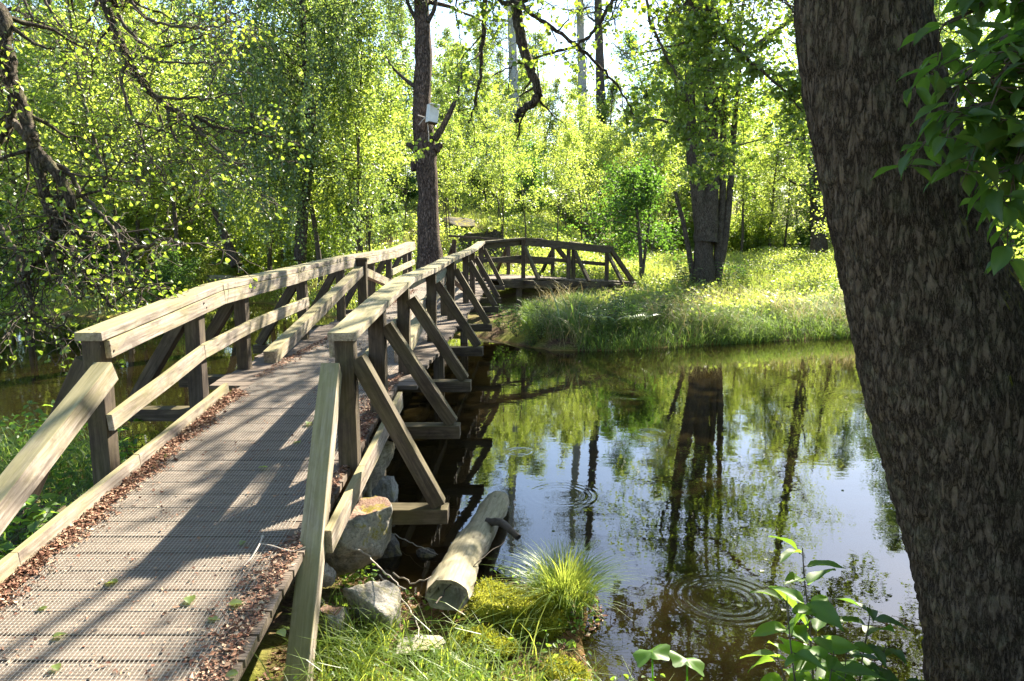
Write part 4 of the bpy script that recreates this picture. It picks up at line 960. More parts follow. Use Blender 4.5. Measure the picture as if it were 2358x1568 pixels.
def ground_cover():
    rng = np.random.default_rng(31)
    B = scatter(34000, .2, 9.5, 11.8, 17.2, rng, lambda X, Y, d: (d > -.10) & (d < 2.6 + .6 * np.sin(X)) & ~((X < 1.1) & (d < .5)) & ~under_bridge(X, Y), .35, 1.0)
    H = .16 + .32 * rng.random(len(B)) * (.5 + .5 * sstep(2.6, .3, pond_dist(B[:, 0], B[:, 1])))
    V, Q, t = blades(B, H, .009, 1.0, rng); tag(link('tall_grass', mesh_np('tall_grass', V, Q, t), M['grass']), kind='stuff')
    B = scatter(62000, 1.6, 22, 14.5, 36, rng, lambda X, Y, d: (d > 1.4) & ~under_bridge(X, Y), .4, .7, 2.0)
    H = .16 + .30 * rng.random(len(B)); V, Q, t = blades(B, H, .015, .6, rng, 3); tag(link('meadow_grass', mesh_np('meadow_grass', V, Q, t), M['grass_meadow']), kind='stuff')
    B = scatter(36000, -16, 1.8, 16.8, 34, rng, lambda X, Y, d: (d > .05) & ~under_bridge(X, Y), .15, .8, 4.0)
    H = .15 + .28 * rng.random(len(B)); V, Q, t = blades(B, H, .014, .6, rng, 3); tag(link('bank_grass', mesh_np('bank_grass', V, Q, t), M['grass_meadow']), kind='stuff')
    B = scatter(90000, -18, 4.0, 16.3, 34, rng, lambda X, Y, d: (d > .1) & ~under_bridge(X, Y), .12, .9, 6.0)
    B[:, 2] += .5 * rng.random(len(B)) ** 2 * (.4 + .6 * sstep(-.2, .8, bumpn(B[:, 0], B[:, 1], .8, 3.0))) + .02
    B2 = scatter(60000, -16, 26, 30, 50, rng, None, .2, .5, 2.0); B2[:, 2] += .9 * rng.random(len(B2)) ** 2 * (.3 + .7 * sstep(-.2, .8, bumpn(B2[:, 0], B2[:, 1], .6, 3.0))); B = np.concatenate([B, B2])
    V, Q, t = rand_leaves(B, .085 + .07 * (B[:, 1] > 31), rng, .7, .1, .9); tag(link('undergrowth', mesh_np('undergrowth', V, Q, t), M['leaf_young']), kind='stuff')
    B = scatter(26000, 1.5, 16, 13.5, 30, rng, lambda X, Y, d: (d > .5) & ~under_bridge(X, Y), .12, 1.1, 1.0)
    B[:, 2] += .40 * rng.random(len(B)) ** 2 + .03
    V, Q, t = rand_leaves(B, .075, rng, .7, .1, .9); tag(link('meadow_herbs', mesh_np('meadow_herbs', V, Q, t), M['leaf_young']), kind='stuff')
    B = scatter(2600, .6, 9.5, 11.9, 16.5, rng, lambda X, Y, d: (d > .02) & (d < 3) & ~under_bridge(X, Y), .05, 1.3, 9.0)
    V, Q, t = blades(B, .35 + .45 * rng.random(len(B)), .008, .9, rng, 5); tag(link('dry_grass', mesh_np('dry_grass', V, Q, t), M['dry_grass']), kind='stuff')
    # near banks
    B = scatter(4600, -.95, .8, 1.5, 3.35, rng, lambda X, Y, d: (d > .25) & ~under_bridge(X, Y, .02), .12, 2.6, 5.0)
    V, Q, t = blades(B, .08 + .26 * rng.random(len(B)) ** 1.4, .0068, .9, rng); tag(link('bank_grass', mesh_np('bank_grass', V, Q, t), M['sedge']), kind='stuff')
    B = scatter(9000, -7, -2.25, 2.0, 6.7, rng, lambda X, Y, d: (d > -.05) & ~under_bridge(X, Y, .02), .2, 1.4, 2.0)
    V, Q, t = blades(B, .14 + .34 * rng.random(len(B)), .008, .75, rng); tag(link('bank_grass', mesh_np('bank_grass', V, Q, t), M['grass']), kind='stuff')
    B = scatter(5200, -.95, 1.2, 1.5, 4.1, rng, lambda X, Y, d: (d > .02) & ~under_bridge(X, Y, .02), .15, 2.2, 7.0)
    B[:, 2] += .10 * rng.random(len(B)) ** 2 + .012
    V, Q, t = rand_leaves(B, .030, rng, .62, .0, 1.0, 1); tag(link('low_herbs', mesh_np('low_herbs', V, Q, t), M['leaf_cherry']), kind='stuff')
    B = scatter(6000, -6.5, -2.25, 2.0, 6.5, rng, lambda X, Y, d: (d > .05) & ~under_bridge(X, Y, .02), .15, 1.6, 8.0)
    B[:, 2] += .35 * rng.random(len(B)) ** 2 + .02
    V, Q, t = rand_leaves(B, .055, rng, .62, .05, .9, 1); tag(link('low_herbs', mesh_np('low_herbs', V, Q, t), M['leaf_deep']), kind='stuff')
    # brown leaf litter: on the near bank, and swept along both edges of the deck
    B = scatter(9000, -1.1, 1.2, 1.4, 4.1, rng, lambda X, Y, d: (d > .0), .3, 2.0, 3.0); B[:, 2] += .006
    def flakes(B, L):
        n = len(B); az = rng.random(n) * 6.283; A = np.stack([np.cos(az), np.sin(az), .25 * rng.standard_normal(n)], 1); N = np.array([0, 0, 1.]) + .45 * rng.standard_normal((n, 3))
        Ls = L * (.35 + .9 * rng.random(n) ** 2); return leaf_geo(B, A, N, Ls, Ls * (.25 + .5 * rng.random(n)), rng, 0, .2)
    V, Q, t = flakes(B, .035); tag(link('leaf_litter', mesh_np('leaf_litter', V, Q, t), M['litter']), kind='stuff')
    n = 15000; y = 1.35 + 4.0 * rng.random(n); e = np.abs(rng.standard_normal(n)) * .042 * (.6 + .5 * np.sin(y * 5.1) ** 2 + .4 * np.sin(y * 13.0) ** 2)
    xl = np.array([XL(v) for v in y]) + .226 + e; Bl = np.column_stack([xl, y, np.array([DZ(v) for v in y]) + .006 + .035 * np.exp(-e / .035) * rng.random(n)])
    n = 11000; y = 1.4 + 4.6 * rng.random(n); e = np.abs(rng.standard_normal(n)) * .072 * (.25 + sstep(-.2, .7, np.sin(y * 2.6 + .8)))
    xr = np.array([XR(v) for v in y]) - .01 - e; Br = np.column_stack([xr, y, np.array([DZ(v) for v in y]) + .006 + .018 * np.exp(-e / .05) * rng.random(n)])
    n = 5500; y = 1.4 + 10 * rng.random(n) ** 1.3; f = rng.random(n); xm = np.array([XL(v) for v in y]) + .22 + 1.1 * f; Bm = np.column_stack([xm, y, np.array([DZ(v) for v in y]) + .0075])
    n = 5000; y = 5.8 + 8 * rng.random(n); e = np.abs(rng.standard_normal(n)) * .06; xk = np.array([XL(v) for v in y]) + .20 + e; Bk = np.column_stack([xk, y, np.array([DZ(v) for v in y]) + .008])
    V1, Q1, t1 = flakes(np.concatenate([Bl, Br, Bk]), .025); V2, Q2, t2 = flakes(Bm, .020)
    a = Acc(); a.add(V1, Q1, t1); a.add(V2, Q2, t2); tag(link('deck_litter', a.mesh('deck_litter'), M['litter']), kind='stuff')
ground_cover()

def leaf_big(p, axis, nrm, L, W, rng, curl=.25, fold=.22, n=9):
    """one broad leaf: a curved, folded blade with a pointed tip"""
    a = np.asarray(axis, float); a /= np.linalg.norm(a); b = np.cross(a, nrm); b /= np.linalg.norm(b); c = np.cross(b, a)
    V = []
    wav = rng.uniform(0, 6.28)
    for k in range(n):
        t = k / (n - 1); wd = W * .5 * (math.sin(math.pi * min(1, t ** .82)) ** .85 if 0 < t < 1 else 0.0) * (1 - .12 * t)
        if t > .8: wd *= (1 - t) / .2 * .75 + .25
        q = np.asarray(p) + a * L * t * (1 - .12 * curl * t) - c * L * curl * t * t
        rip = .035 * L * math.sin(wav + t * 9)
        V += [q + b * wd + c * (wd * fold * 2 + rip), q + b * wd * .5 + c * wd * fold * .75, q, q - b * wd * .5 + c * wd * fold * .75, q - b * wd + c * (wd * fold * 2 - rip)]
    Q = [(k * 5 + j, k * 5 + j + 1, k * 5 + j + 6, k * 5 + j + 5) for k in range(n - 1) for j in range(4)]
    return np.array(V), Q
def leaf_tint(rng, n=9):
    t = np.full((n, 5), .12 + .6 * rng.random()); t[:, 2] += .3; t[::2, 1] -= .12; t[::2, 3] -= .12; t[:, [0, 4]] += .06 * rng.standard_normal((n, 2)); return np.clip(t, 0, 1).ravel()
def leafy_shoot(name, stems, rng, L, m, label, cat, gap=.05, group=None, ratio=.5, start=.15, loc=(0, 0, 0), droop=.25):
    root = empty(name, loc, label, cat, group)
    w_ = Acc(); l_ = Acc()
    for P, r in stems:
        S = spline(P, 8); V, Q = tube(S, np.linspace(r, r * .35, len(S)), 6); w_.add(V, Q)
        Ld = np.concatenate([[0], np.cumsum(np.linalg.norm(np.diff(S, axis=0), axis=1))]); s = Ld[-1] * start; az = rng.random() * 6.28
        while s < Ld[-1] + .001:
            i = min(len(S) - 2, int(np.searchsorted(Ld, s))); T = unit(S[i + 1] - S[i]); az += 2.4 + .5 * rng.standard_normal()
            f = s / Ld[-1]; h = np.array([math.cos(az), math.sin(az), 0.0]); ax = unit(h + T * .35 + np.array([0, 0, .25 - droop * rng.random() * 2]))
            ln = L * (.65 + .5 * rng.random()) * (1 - .35 * max(0, f - .75) / .25)
            pt = S[i] + h * .012; V, Q = tube(np.array([S[i], S[i] + h * .006, pt + ax * .008]), .0014, 4); w_.add(V, Q)
            V, Q = leaf_big(pt, ax, np.array([0, 0, 1.0]) + .35 * rng.standard_normal(3), ln, ln * ratio * (.85 + .3 * rng.random()), rng, .12 + .35 * rng.random()); l_.add(V, Q, leaf_tint(rng))
            s += gap * (.6 + .8 * rng.random())
    link('stem', w_.mesh('stem', True), M['twig'], root); link('foliage', l_.mesh('foliage', True), m, root)
    return root
def plants():
    rng = np.random.default_rng(77)
    A = lambda pts, z: [np.array(at(a, b, z)) for a, b in pts]
    def shoot(pts, z, r): 
        P = A(pts, z); b = P[0].copy(); b[2] = hz(b[0], b[1]) - .03; b[0] += .02
        return ([b] + P, r)
    leafy_shoot('leafy_shoot', [shoot([(1880, 1700), (1872, 1560), (1862, 1420), (1852, 1330), (1848, 1262)], 2.4, .005), shoot([(1850, 1700), (1835, 1600), (1822, 1500), (1815, 1420), (1812, 1372)], 2.3, .004),
                                shoot([(1900, 1720), (1900, 1640), (1912, 1560), (1920, 1500)], 2.3, .004), shoot([(1850, 1720), (1830, 1640), (1806, 1560), (1790, 1510)], 2.25, .004), shoot([(1890, 1720), (1885, 1620), (1878, 1520), (1880, 1450)], 2.45, .004), shoot([(1925, 1720), (1935, 1620), (1950, 1540)], 2.3, .004)], rng, .17, M['leaf_cherry'],
                'tall upright leafy shoot with bright green pointed leaves at the water, lower right', 'plant', .034, ratio=.44)
    leafy_shoot('leafy_shoot', [shoot([(1970, 1720), (1975, 1620), (1985, 1520), (2000, 1440), (2003, 1392)], 2.6, .005), shoot([(2010, 1720), (2015, 1640), (2025, 1560), (2040, 1480)], 2.55, .004), shoot([(1950, 1720), (1940, 1640), (1945, 1560), (1950, 1480)], 2.5, .004), shoot([(2060, 1720), (2062, 1640), (2070, 1560)], 2.6, .004)], rng, .16, M['leaf_deep'],
                'darker leafy shoot between the tallest shoot and the big leaning trunk', 'plant', .034, ratio=.48)
    # broad round leaves at the bottom edge
    root = empty('coltsfoot', (0, 0, 0), 'two broad pale green scalloped leaves on thin stalks at the bottom edge', 'plant')
    for (px, py), tilt in (((1502, 1500), .3), ((1582, 1518), -.4)):
        c = np.array(at(px, py, 2.5)); w_ = Acc(); g = c.copy(); g[2] = hz(g[0], g[1]); V, Q = tube(spline([g, (g + c) / 2 + np.array([.01, 0, 0]), c], 6), .003, 6); w_.add(V, Q); link('stalk', w_.mesh('stalk', True), M['leaf_cherry'], root)
        V = [c]; n = 26
        for ring in (.5, 1):
            for k in range(n):
                a = k / n * 6.283; r = .052 * ring * (1 + (.10 * math.sin(7 * a) if ring == 1 else 0) - .55 * math.exp(-((a - 4.4) / .25) ** 2)); V.append(c + np.array([math.cos(a) * r * 1.15, math.sin(a) * r, r * .25 * math.sin(3 * a) + tilt * r * math.cos(a) - .012 * ring]))
        Q = [(0, 1 + k, 1 + (k + 1) % n) for k in range(n)]; bm = bmesh.new(); vv = [bm.verts.new(v) for v in V]
        for q in Q: bm.faces.new([vv[i] for i in q])
        for k in range(n): bm.faces.new([vv[1 + k], vv[1 + n + k], vv[1 + n + (k + 1) % n], vv[1 + (k + 1) % n]])
        me = bpy.data.meshes.new('leaf'); bm.to_mesh(me); bm.free(); me.polygons.foreach_set('use_smooth', [True] * len(me.polygons)); link('leaf', me, M['leaf_cherry'], root)
    # bird cherry on the right, its dark branches in front of the big trunk
    g0 = np.array([3.0, .7, hz(3.0, .7) - .05]); mid = g0 + np.array([-.2, .35, 1.5]); top = g0 + np.array([-.45, .6, 2.3])
    br = [([g0, g0 + np.array([-.08, .1, .8]), mid, top, top + np.array([-.2, .2, .9])], .028)]
    for pts, z in (([(2480, -60), (2400, 30), (2330, 75), (2270, 130), (2215, 190)], 1.72), ([(2500, 130), (2420, 190), (2350, 220), (2290, 235), (2240, 250), (2190, 262)], 1.70), ([(2480, 330), (2400, 345), (2330, 320), (2265, 300)], 1.78),
                   ([(2460, 20), (2390, -30), (2300, -20), (2230, 30), (2170, 60)], 1.8), ([(2480, 240), (2420, 300), (2340, 380), (2290, 400)], 1.75), ([(2450, 60), (2380, 110), (2320, 150), (2300, 200)], 1.65)):
        Pq = A(pts, z); br.append(([top if pts[0][1] < 200 else mid] + Pq, .008))
        for q in range(11):
            i = int(rng.integers(1, len(Pq))); e = Pq[i] + np.array([.10 * rng.standard_normal() + .02, .10 * rng.standard_normal(), -.03 + .09 * rng.standard_normal()]); br.append(([Pq[i - 1], Pq[i], e], .003))
    leafy_shoot('bird_cherry', br, rng, .085, M['leaf_deep'], 'bird cherry with large dark pointed leaves hanging before the leaning trunk, upper right', 'shrub', .024, ratio=.5, start=.45, droop=.5)
    br = [([np.array([3.4, 2.6, hz(3.4, 2.6)]), np.array([3.3, 2.6, 1.6])] + A([(2480, 380), (2400, 400), (2330, 400), (2275, 405), (2240, 425)], 2.75), .01), ([np.array([3.4, 2.6, hz(3.4, 2.6)]), np.array([3.2, 2.7, 1.2])] + A([(2440, 420), (2380, 470), (2320, 520), (2290, 570), (2270, 630)], 2.9), .008),
          ([np.array([3.4, 2.6, hz(3.4, 2.6)]), np.array([3.2, 2.8, .9])] + A([(2440, 640), (2390, 660), (2340, 690), (2310, 705)], 3.1), .008)]
    leafy_shoot('bird_cherry', br, rng, .095, M['leaf_cherry'], 'sunlit bird cherry branch with glowing yellow-green leaves right of the leaning trunk', 'shrub', .032, ratio=.5, start=.4, droop=.4)
    # unseen shrub wall added on the right, its shade keeps the trunk dark
    for k, (x, y, s) in enumerate(((3.3, 1.7, 1.15), (4.2, 3.2, 1.0), (2.35, .15, 1.25), (3.4, .2, 1.2), (1.9, -1.3, 1.2))):
        z = hz(x, y); st = [(np.array([[x, y, z - .05], [x + .2 * math.cos(q * 1.6), y + .2 * math.sin(q * 1.6), z + 1.4], [x + .5 * math.cos(q * 1.6), y + .5 * math.sin(q * 1.6), z + 3.4 * s]]), np.array([.03, .02, .006])) for q in range(4)]
        build_tree('bird_cherry', st, rng, M['twig'], M['leaf_deep'], dict(n=15, h0=.12, len=1.05, up=.2, sub=7), dict(per=18, L=.12, sig=.1, ratio=.55), 'unseen dense bird cherry bush added outside the right edge to shade the trunk', 'shrub', 'unseen bird cherry bushes added right of the leaning trunk')
    # plants between the left rail posts
    for px, py, zw, h, lab in ((300, 1085, .18, .62, 'broad-leaved green plant growing between the first and second left railing posts'), (345, 1110, .15, .42, 'low leafy plant beside the ramp, right of the first left post'), (30, 1260, .3, .5, 'large-leaved plant under the sloping handrail at the left edge'), (20, 1200, .3, .45, 'drooping green plant left of the dark stone by the ramp'), (110, 1010, .2, .7, 'leafy plant standing at the water left of the sloping handrail')):
        b = np.array(onz(px, py + 60, zw)); b[2] = hz(b[0], b[1]) - .02
        st = [([b + .05 * rng.standard_normal(3) * np.array([1, 1, 0]), b + np.array([.05 * rng.standard_normal(), .05 * rng.standard_normal(), h * .5]), b + np.array([.14 * rng.standard_normal(), .1 * rng.standard_normal(), h * (.8 + .3 * rng.random())])], .004) for _ in range(5)]
        leafy_shoot('leafy_plant', st, rng, .105, M['leaf_cherry'], lab, 'plant', .04, ratio=.5)
    # sedge tussock on the little point
    c = np.array([.27, 3.62, hz(.27, 3.62)]); n = 900; a = rng.random(n) * 6.283; r = .15 * np.sqrt(rng.random(n))
    B = c + np.stack([np.cos(a) * r, np.sin(a) * r, .10 * np.sqrt(np.maximum(0, 1 - (r / .16) ** 2))], 1); az = a + .5 * rng.standard_normal(n)
    V, Q, t = blades(B, .12 + .18 * rng.random(n), .0048, .3 + .7 * (r / .15), rng, 6, az)
    tag(link('sedge_tussock', mesh_np('sedge_tussock', V, Q, t), M['sedge']), 'rounded tussock of fine bright sedge leaning over the water beside the log', 'grass tussock')
    # yellow flag and herbs on the far bank
    c = np.array([1.02, 12.75, hz(1.02, 12.75)]); B = c + .07 * rng.standard_normal((9, 3)) * np.array([1, 1, 0]); V, Q, t = blades(B, .75 + .25 * rng.random(9), .045, .28, rng, 6)
    tag(link('yellow_flag', mesh_np('yellow_flag', V, Q, t), M['leaf_birch']), 'clump of broad upright sword-shaped leaves on the far bank beside the footbridge', 'plant')
    GH = 'leafy herbs along the far water edge'; proto = []
    for k in range(3):
        st = [([np.zeros(3), np.array([.10 * rng.standard_normal(), .10 * rng.standard_normal(), .3]), np.array([.22 * rng.standard_normal(), .22 * rng.standard_normal(), .62 + .2 * rng.random()])], .005) for _ in range(11)]
        proto.append(leafy_shoot('leafy_herb', st, rng, .085, [M['leaf_deep'], M['leaf_birch'], M['leaf_deep']][k], 'bushy dark green herb at the far edge of the pond', 'plant', .035, GH, .45))
    k = 0
    for x, y, s in ((.1, 13.2, 1.1), (.5, 12.8, 1.0), (.8, 12.5, .9), (.3, 12.6, .8), (1.5, 12.7, 1.1), (1.9, 12.75, 1.15), (2.3, 13.1, 1.0), (1.7, 13.1, 1.2), (2.7, 13.4, 1.0), (3.4, 14.4, .9), (.6, 13.4, 1.1), (1.2, 13.3, 1), (-.2, 13.9, 1.0), (2.1, 13.6, 1.2), (3.0, 14.0, 1.1), (3.8, 15.2, 1), (4.3, 17.9, 1.2), (5.3, 18.1, 1.2), (5.9, 18.6, 1.0), (4.0, 18.3, 1.0), (7.4, 15.2, .9), (8.0, 16.0, 1.2), (8.6, 16.4, 1.1), (7.1, 16.2, .8)):
        z = hz(x, y) - .03; s *= .68 if y < 16 else .9
        if k < 3: proto[k].location = (x, y, z); proto[k].scale = (s,) * 3
        else: dup(proto[k % 3], (x, y, z), rng.random() * 6.28, s)
        k += 1
    # ferns
    GF = 'ferns on the far bank'; pf = None
    for x, y, s in ((1.75, 12.95, 1.0), (2.15, 13.2, .9), (1.4, 13.3, .8)):
        if pf is None:
            a_ = Acc()
            for f in range(9):
                az = f * .7 + .3 * rng.random(); d = np.array([math.cos(az), math.sin(az), 0]); S = np.array([d * (.62 * u) + np.array([0, 0, .75 * u - .42 * u * u]) for u in np.linspace(0, 1, 16)])
                sd_ = np.array([-d[1], d[0], 0])
                for i in range(2, 16):
                    Lp = .15 * math.sin(math.pi * (i / 16) ** .8) + .012
                    for s_ in (-1, 1): V, Q, t = leaf_geo(S[i][None], (sd_ * s_ + d * .35 - np.array([0, 0, .15]))[None], np.array([[0, 0, 1.]]), Lp, .03, rng, 0); a_.add(V, Q, t)
            pf = link('fern', a_.mesh('fern'), M['leaf_birch']); o = pf; o.location = (x, y, hz(x, y)); o.scale = (s,) * 3
            tag(o, 'feathery green fern among the herbs beside the footbridge on the far bank', 'fern', GF)
        else: o = pf.copy(); C.objects.link(o); o.location = (x, y, hz(x, y)); o.rotation_euler = (0, 0, x * 9); o.scale = (s,) * 3
plants()

# ------------------------------------------------------------------ stones, log, stump, small things
from mathutils import noise as mnoise
def rock(name, loc, size, seed, m, label, cat='rock', rot=(0, 0, 0), cuts=6, sub=5, rough=.10):
    rr = random.Random(seed); bm = bmesh.new(); bmesh.ops.create_icosphere(bm, subdivisions=sub, radius=1.0)
    pl = [(Vector((rr.gauss(0, 1), rr.gauss(0, 1), rr.gauss(0, .8))).normalized(), rr.uniform(.38, .68)) for _ in range(cuts + 4)] + [(Vector((0, 0, 1)), .55)]
    for v in bm.verts:
        c = v.co
        for n_, d_ in pl:
            e = c.dot(n_) - d_
            if e > 0: c -= n_ * e * .985
        o = Vector((seed * 3.1, seed * 1.7, 0)); c += c.normalized() * (rough * mnoise.noise(c * 1.6 + o) + rough * .45 * mnoise.noise(c * 5 + o) + rough * .2 * mnoise.noise(c * 13 + o))
        v.co = Vector((c.x * size[0], c.y * size[1], c.z * size[2]))
    for f in bm.faces: f.smooth = True
    me = bpy.data.meshes.new(name); bm.to_mesh(me); bm.free(); o = link(name, me, m); o.location = loc; o.rotation_euler = rot
    return tag(o, label, cat)
def small_things():
    rng = np.random.default_rng(9)
    rock('boulder', onz(822, 1238, .30), (.23, .27, .30), 4, M['rock_mossy'], 'flat-topped block covered in brown litter and yellow moss under the first cross beam', rot=(0, 0, .3))
    rock('boulder', onz(868, 1392, .14), (.17, .22, .27), 8, M['rock'], 'pale grey slab of rock leaning in front of the mossy block', rot=(.5, -.35, .5), cuts=8)
    rock('boulder', onz(772, 1445, .12), (.16, .14, .16), 12, M['rock_mossy'], 'mossy stone in the grass against the right sloping handrail', rot=(0, .2, 1))
    rock('stone', onz(745, 1325, .22), (.07, .08, .10), 15, M['rock'], 'small pale stone squeezed beside the right sloping handrail')
    rock('stone', onz(952, 1484, .08), (.15, .11, .055), 21, M['rock'], 'low grey stone half sunk in the litter below the leaning slab', rot=(0, .1, .4))
    rock('stone', onz(895, 1262, .03), (.12, .14, .12), 27, M['rock_dark'], 'dark wet stone at the water edge right of the mossy block', rot=(.2, .3, 1))
    rock('stone', onz(980, 1278, .0), (.09, .06, .05), 29, M['rock_dark'], 'small dark stone rising from the brown shallow water')
    rock('stone_block', onz(893, 1140, .04), (.16, .15, .26), 33, M['rock'], 'squared grey stone standing in the water under the second brace', rot=(0, 0, .4), cuts=9, rough=.08)
    rock('stone', onz(105, 1252, .28), (.34, .22, .16), 37, M['rock_dark'], 'large flat dark stone beside the left kerb of the ramp', rot=(0, .06, .5), cuts=8)
    for (px, py, zw), sz, lab in (((1180, 1392, .10), (.22, .17, .13), 'bright green moss mound between the log and the sedge tussock'), ((1225, 1440, .05), (.15, .11, .10), 'mossy hummock overhanging the water below the sedge tussock'), ((1120, 1490, .06), (.16, .11, .06), 'low cushion of yellow-green moss in the litter'), ((1310, 1560, .02), (.12, .09, .05), 'small moss cushion at the muddy edge of the water')):
        rock('moss_mound', onz(px, py, zw), sz, int(px), M['moss'], lab, 'moss', cuts=2, rough=.3)
        o = bpy.context.scene.collection.objects[-1]; me = o.data; vv = np.array([v.co[:] for v in me.vertices]); vn = np.array([v.normal[:] for v in me.vertices]); ok = (vn[:, 2] > .0); vv = vv[ok]; vn = vn[ok]
        i = rng.integers(0, len(vv), 5200); Cn = vv[i] + .012 * rng.standard_normal((5200, 3)); A_ = vn[i] + .9 * rng.standard_normal((5200, 3)); V, Q, t = leaf_geo(Cn, A_, rng.standard_normal((5200, 3)), .012 + .012 * rng.random(5200), .006, rng, 0)
        link('moss_fronds', mesh_np('moss_fronds', V, Q, t), M['moss_frond'], o)
    # log lying into the water
    a = onz(1030, 1372, .20); b = onz(1143, 1150, .05); x = (b - a); L = x.length; x.normalize(); y = Vector((0, 0, 1)).cross(x).normalized(); z = x.cross(y)
    lg = empty('log', a, 'thick pale barkless log sloping from the bank into the water', 'log'); lg.rotation_euler = Matrix((x, y, z)).transposed().to_euler()
    S = np.array([[L * t, .012 * math.sin(t * 5), .01 * math.sin(t * 7)] for t in np.linspace(0, 1, 22)]); T = np.linspace(0, 1, 22)
    V, Q = tube(S, .095 - .018 * T + .006 * np.sin(T * 17), 20, .05, rng); k = len(V)
    n = 20; ring0 = list(range(n)); inner = (V[:n] - S[0]) * .78 + S[0]; deep = inner * np.array([0, .8, .8]) + np.array([.10, 0, 0]); V = np.vstack([V, inner, deep, V[-n:] * 0 + S[-1] + (V[k - n:k] - S[-1]) * .5 + np.array([.012, 0, 0])])
    Q = np.vstack([Q, [(i, (i + 1) % n, k + (i + 1) % n, k + i) for i in range(n)], [(k + i, k + (i + 1) % n, k + n + (i + 1) % n, k + n + i) for i in range(n)], [(k + n + i, k + n + (i + 1) % n, k + n + (19 - i) % n, k + n + (n - i) % n) for i in range(0, 9)],
                   [(k - n + i, k - n + (i + 1) % n, k + 2 * n + (i + 1) % n, k + 2 * n + i) for i in range(n)], [(k + 2 * n + i, k + 2 * n + (i + 1) % n, k + 2 * n + (18 - i) % n, k + 2 * n + (19 - i) % n) for i in range(0, 9)]])
    link('log_body', mesh_np('log_body', V * np.array([1, 1.18, .86]), Q, None, True), M['drift'], lg)
    S = spline([(L * .60, -.04, .05), (L * .56, -.14, .07), (L * .50, -.26, .02)], 5); V, Q = tube(S, np.linspace(.028, .02, len(S)), 10, .08, rng); link('branch_stub', mesh_np('branch_stub', V, Q, None, True), M['twig'], lg)
    # pale curved root under the bridge
    S = spline([at(795, 1170, 5.0), at(815, 1120, 5.0), at(848, 1070, 5.05), at(880, 1035, 5.1), at(893, 1010, 5.1)], 8); V, Q = tube(S, np.concatenate([np.linspace(.11, .13, 16), np.linspace(.13, .05, len(S) - 16)]), 14, .04, rng)
    tag(link('driftwood', mesh_np('driftwood', V, Q, None, True), M['drift']), 'pale curved debarked root under the bridge behind the first brace', 'driftwood')
    S = spline([at(838, 985, 5.0), at(842, 1040, 4.98), at(846, 1085, 4.95), at(848, 1150, 4.95)], 6); V, Q = tube(S, .026, 8, .12, rng)
    tag(link('driftwood', mesh_np('driftwood', V, Q, None, True), M['drift']), 'thin upright pale root in front of the curved one under the bridge', 'driftwood')
    # twigs and roots over the near bank
    tw = [([(885, 1215), (930, 1235), (975, 1262), (1005, 1275)], .06, .004, 'thin reddish twig reaching over the brown shallow water'), ([(760, 1262), (830, 1262), (880, 1310), (930, 1350)], .32, .006, 'crooked root draped over the mossy block'),
          ([(905, 1320), (960, 1335), (1010, 1322), (1060, 1290)], .05, .005, 'pale forked twig lying across the shallows toward the log'), ([(1000, 1395), (1060, 1330), (1120, 1280), (1165, 1245)], .22, .004, 'thin dark twig arching over the log'),
          ([(880, 1325), (930, 1385), (960, 1425), (975, 1470)], .15, .005, 'dry stick between the leaning slab and the log'), ([(1180, 1600), (1260, 1570), (1330, 1562), (1400, 1580)], .06, .004, 'dry stick on the muddy bank at the bottom edge')]
    for pts, zz, r, lab in tw:
        P = [np.array(onz(p[0], p[1], zz)) for p in pts]; P = [p + .01 * rng.standard_normal(3) for p in P]; ac = Acc(); S = spline(P, 6) + .004 * rng.standard_normal((len(P) * 6 - 5, 3)); V, Q = tube(S, np.linspace(r, r * .4, len(S)), 6, .1, rng); ac.add(V, Q)
        tag(link('twig', ac.mesh('twig', True), M['deadtwig'] if 'dark' not in lab else M['twig']), lab, 'twig')
    for px, py, zz, sz, lab in ((1085, 540, 22.5, (.8, .6, .55), 'dark mossy boulder on the slope just right of the pine'), (1215, 548, 23, (.7, .5, .4), 'low moss-covered rock right of the old stump'), (1320, 560, 23.5, (.6, .5, .35), 'small mossy rock in the undergrowth above the far railing'), (1390, 545, 25, (.55, .5, .6), 'dark upright rock under the trees above the far end of the footbridge'), (1045, 505, 25, (.9, .7, .5), 'mossy ledge of rock high on the slope right of the pine')):
        b = np.array(at(px, py, zz)); rock('mossy_rock', (b[0], b[1], hz(b[0], b[1]) + .05), sz, int(px), M['rock_moss_top'], lab, rot=(0, 0, px * .1), sub=4)
    # stump and old post on the hill, marker post in the meadow
    b = np.array(at(1137, 566, 21.5)); b[2] = hz(b[0], b[1]) - .1; st = empty('tree_stump', b, 'pale old tree stump with a mossy top on the slope behind the footbridge', 'stump')
    S = np.array([[0, 0, q] for q in np.linspace(0, .75, 10)]); V, Q = tube(S, .27 + .16 * np.exp(-S[:, 2] / .16), 26, .05, rng); V[-26:, 2] += .05 * rng.standard_normal(26); link('stump_wood', mesh_np('stump_wood', V, Q, None, True), M['bark'], st)
    rk = rock('moss_cap', (0, 0, .70), (.30, .28, .09), 3, M['moss'], None, None, cuts=1, rough=.25); [rk.__delitem__(k_) for k_ in ('label', 'category') if k_ in rk]; rk.parent = st
    b = np.array(at(1478, 618, 25.5)); b[2] = hz(b[0], b[1]) - .1
    S = np.array([[0, 0, q] for q in np.linspace(0, 1.35, 6)]); V, Q = tube(S, .028, 10); o = link('marker_post', mesh_np('marker_post', V, Q, None, True), M['steel'], None, b); tag(o, 'thin grey metal post standing alone in the sunny meadow', 'post')
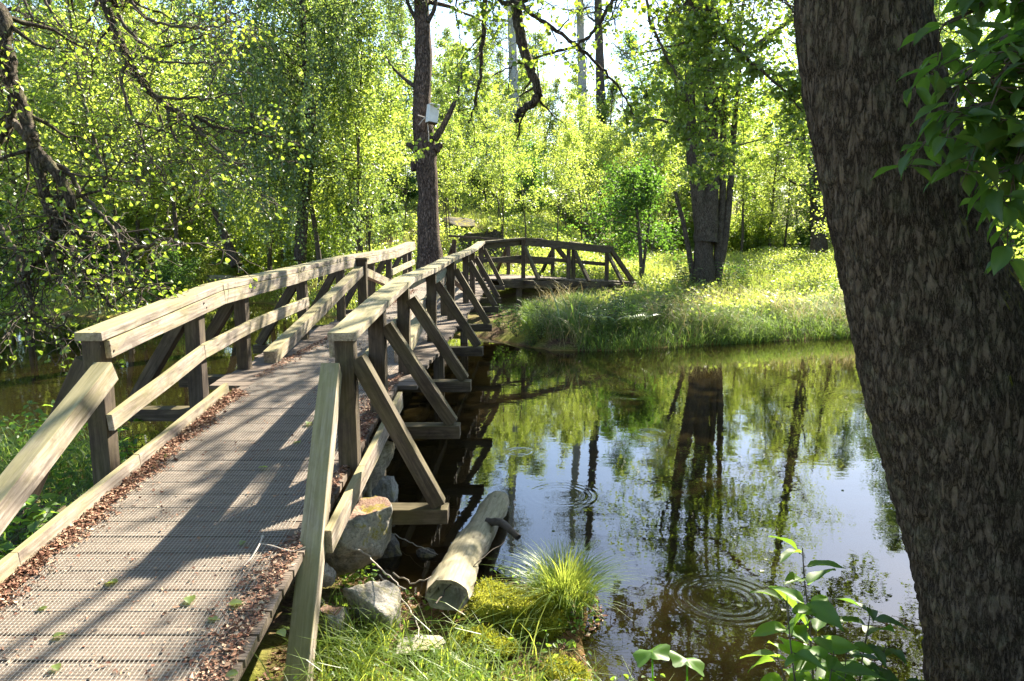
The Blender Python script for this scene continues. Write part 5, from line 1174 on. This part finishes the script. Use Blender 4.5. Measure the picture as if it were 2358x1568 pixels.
    # fallen pale logs on the left bank
    for p, q, r, lab in (((478, 628), (565, 610), .09, 'pale fallen trunk lying in the grass on the left bank'), ((70, 668), (150, 655), .10, 'grey fallen trunk by the water at far left')):
        a = np.array(at(*p, 21.5)); b = np.array(at(*q, 22.5)); a[2] = hz(a[0], a[1]) + .12; b[2] = hz(b[0], b[1]) + .16; V, Q = tube(spline([a, (a + b) / 2 + np.array([0, 0, .04]), b], 6), r, 10, .05, rng); tag(link('fallen_log', mesh_np('fallen_log', V, Q, None, True), M['bark_pale']), lab, 'log')
    # leaves and a forked twig fallen on the deck
    def on_deck(px, py):
        zz = 1.0
        for _ in range(12): p = onz(px, py, zz); zz = DZ(p.y) + .010
        return np.array(p)
    me0 = None
    for k, (px, py) in enumerate(((437, 1372), (527, 1390), (120, 1467), (125, 1530), (549, 1548), (563, 1245), (618, 1076), (103, 1402), (478, 1424), (715, 972), (690, 1019), (375, 1048), (270, 1340), (640, 1452))):
        p = on_deck(px, py)
        if me0 is None or k % 4 == 0: V, Q = leaf_big(np.zeros(3), (1, 0, .05), (0, 0, 1), .055, .042, rng, .12, .15); me0 = mesh_np('fallen_leaf', V, Q, np.full(len(V), rng.random()), True)
        o = link('fallen_leaf', me0, M['leaf_young']); o.location = p; o.rotation_euler = (.1 * rng.standard_normal(), .1 * rng.standard_normal(), rng.random() * 6.28); s = (.7 + .5 * rng.random()); o.scale = (s, s, s)
        tag(o, 'fresh green leaf fallen on the wire-covered deck boards', 'leaf', 'green leaves fallen on the deck')
    for k in range(26):
        px, py = 1080 + 900 * rng.random(), 1010 + 480 * rng.random() ** .8
        p = onz(px, py, .003)
        if pond_dist(np.array([p.x]), np.array([p.y]))[0] > -.08: continue
        o = link('floating_leaf', me0, M['litter'] if k % 2 else M['leaf_young']); o.location = p; o.rotation_euler = (0, 0, rng.random() * 6.28); s = .35 + .4 * rng.random(); o.scale = (s, s, s * .3)
        tag(o, 'small fallen leaf floating on the still pond', 'leaf', 'leaves floating on the pond')
    ac = Acc()
    for pts, r in (([(606, 1236), (598, 1262), (580, 1286), (562, 1312)], .0045), ([(600, 1254), (630, 1266), (672, 1272), (704, 1268)], .003)):
        P = [on_deck(*q) + np.array([0, 0, .006 + .012 * (i % 2)]) for i, q in enumerate(pts)]; V, Q = tube(spline(P, 5), np.linspace(r, r * .5, 5 * len(P) - 4), 6); ac.add(V, Q)
    tag(link('twig', ac.mesh('twig', True), M['deadtwig']), 'forked pale twig lying on the deck by the right handrail', 'twig')
small_things()
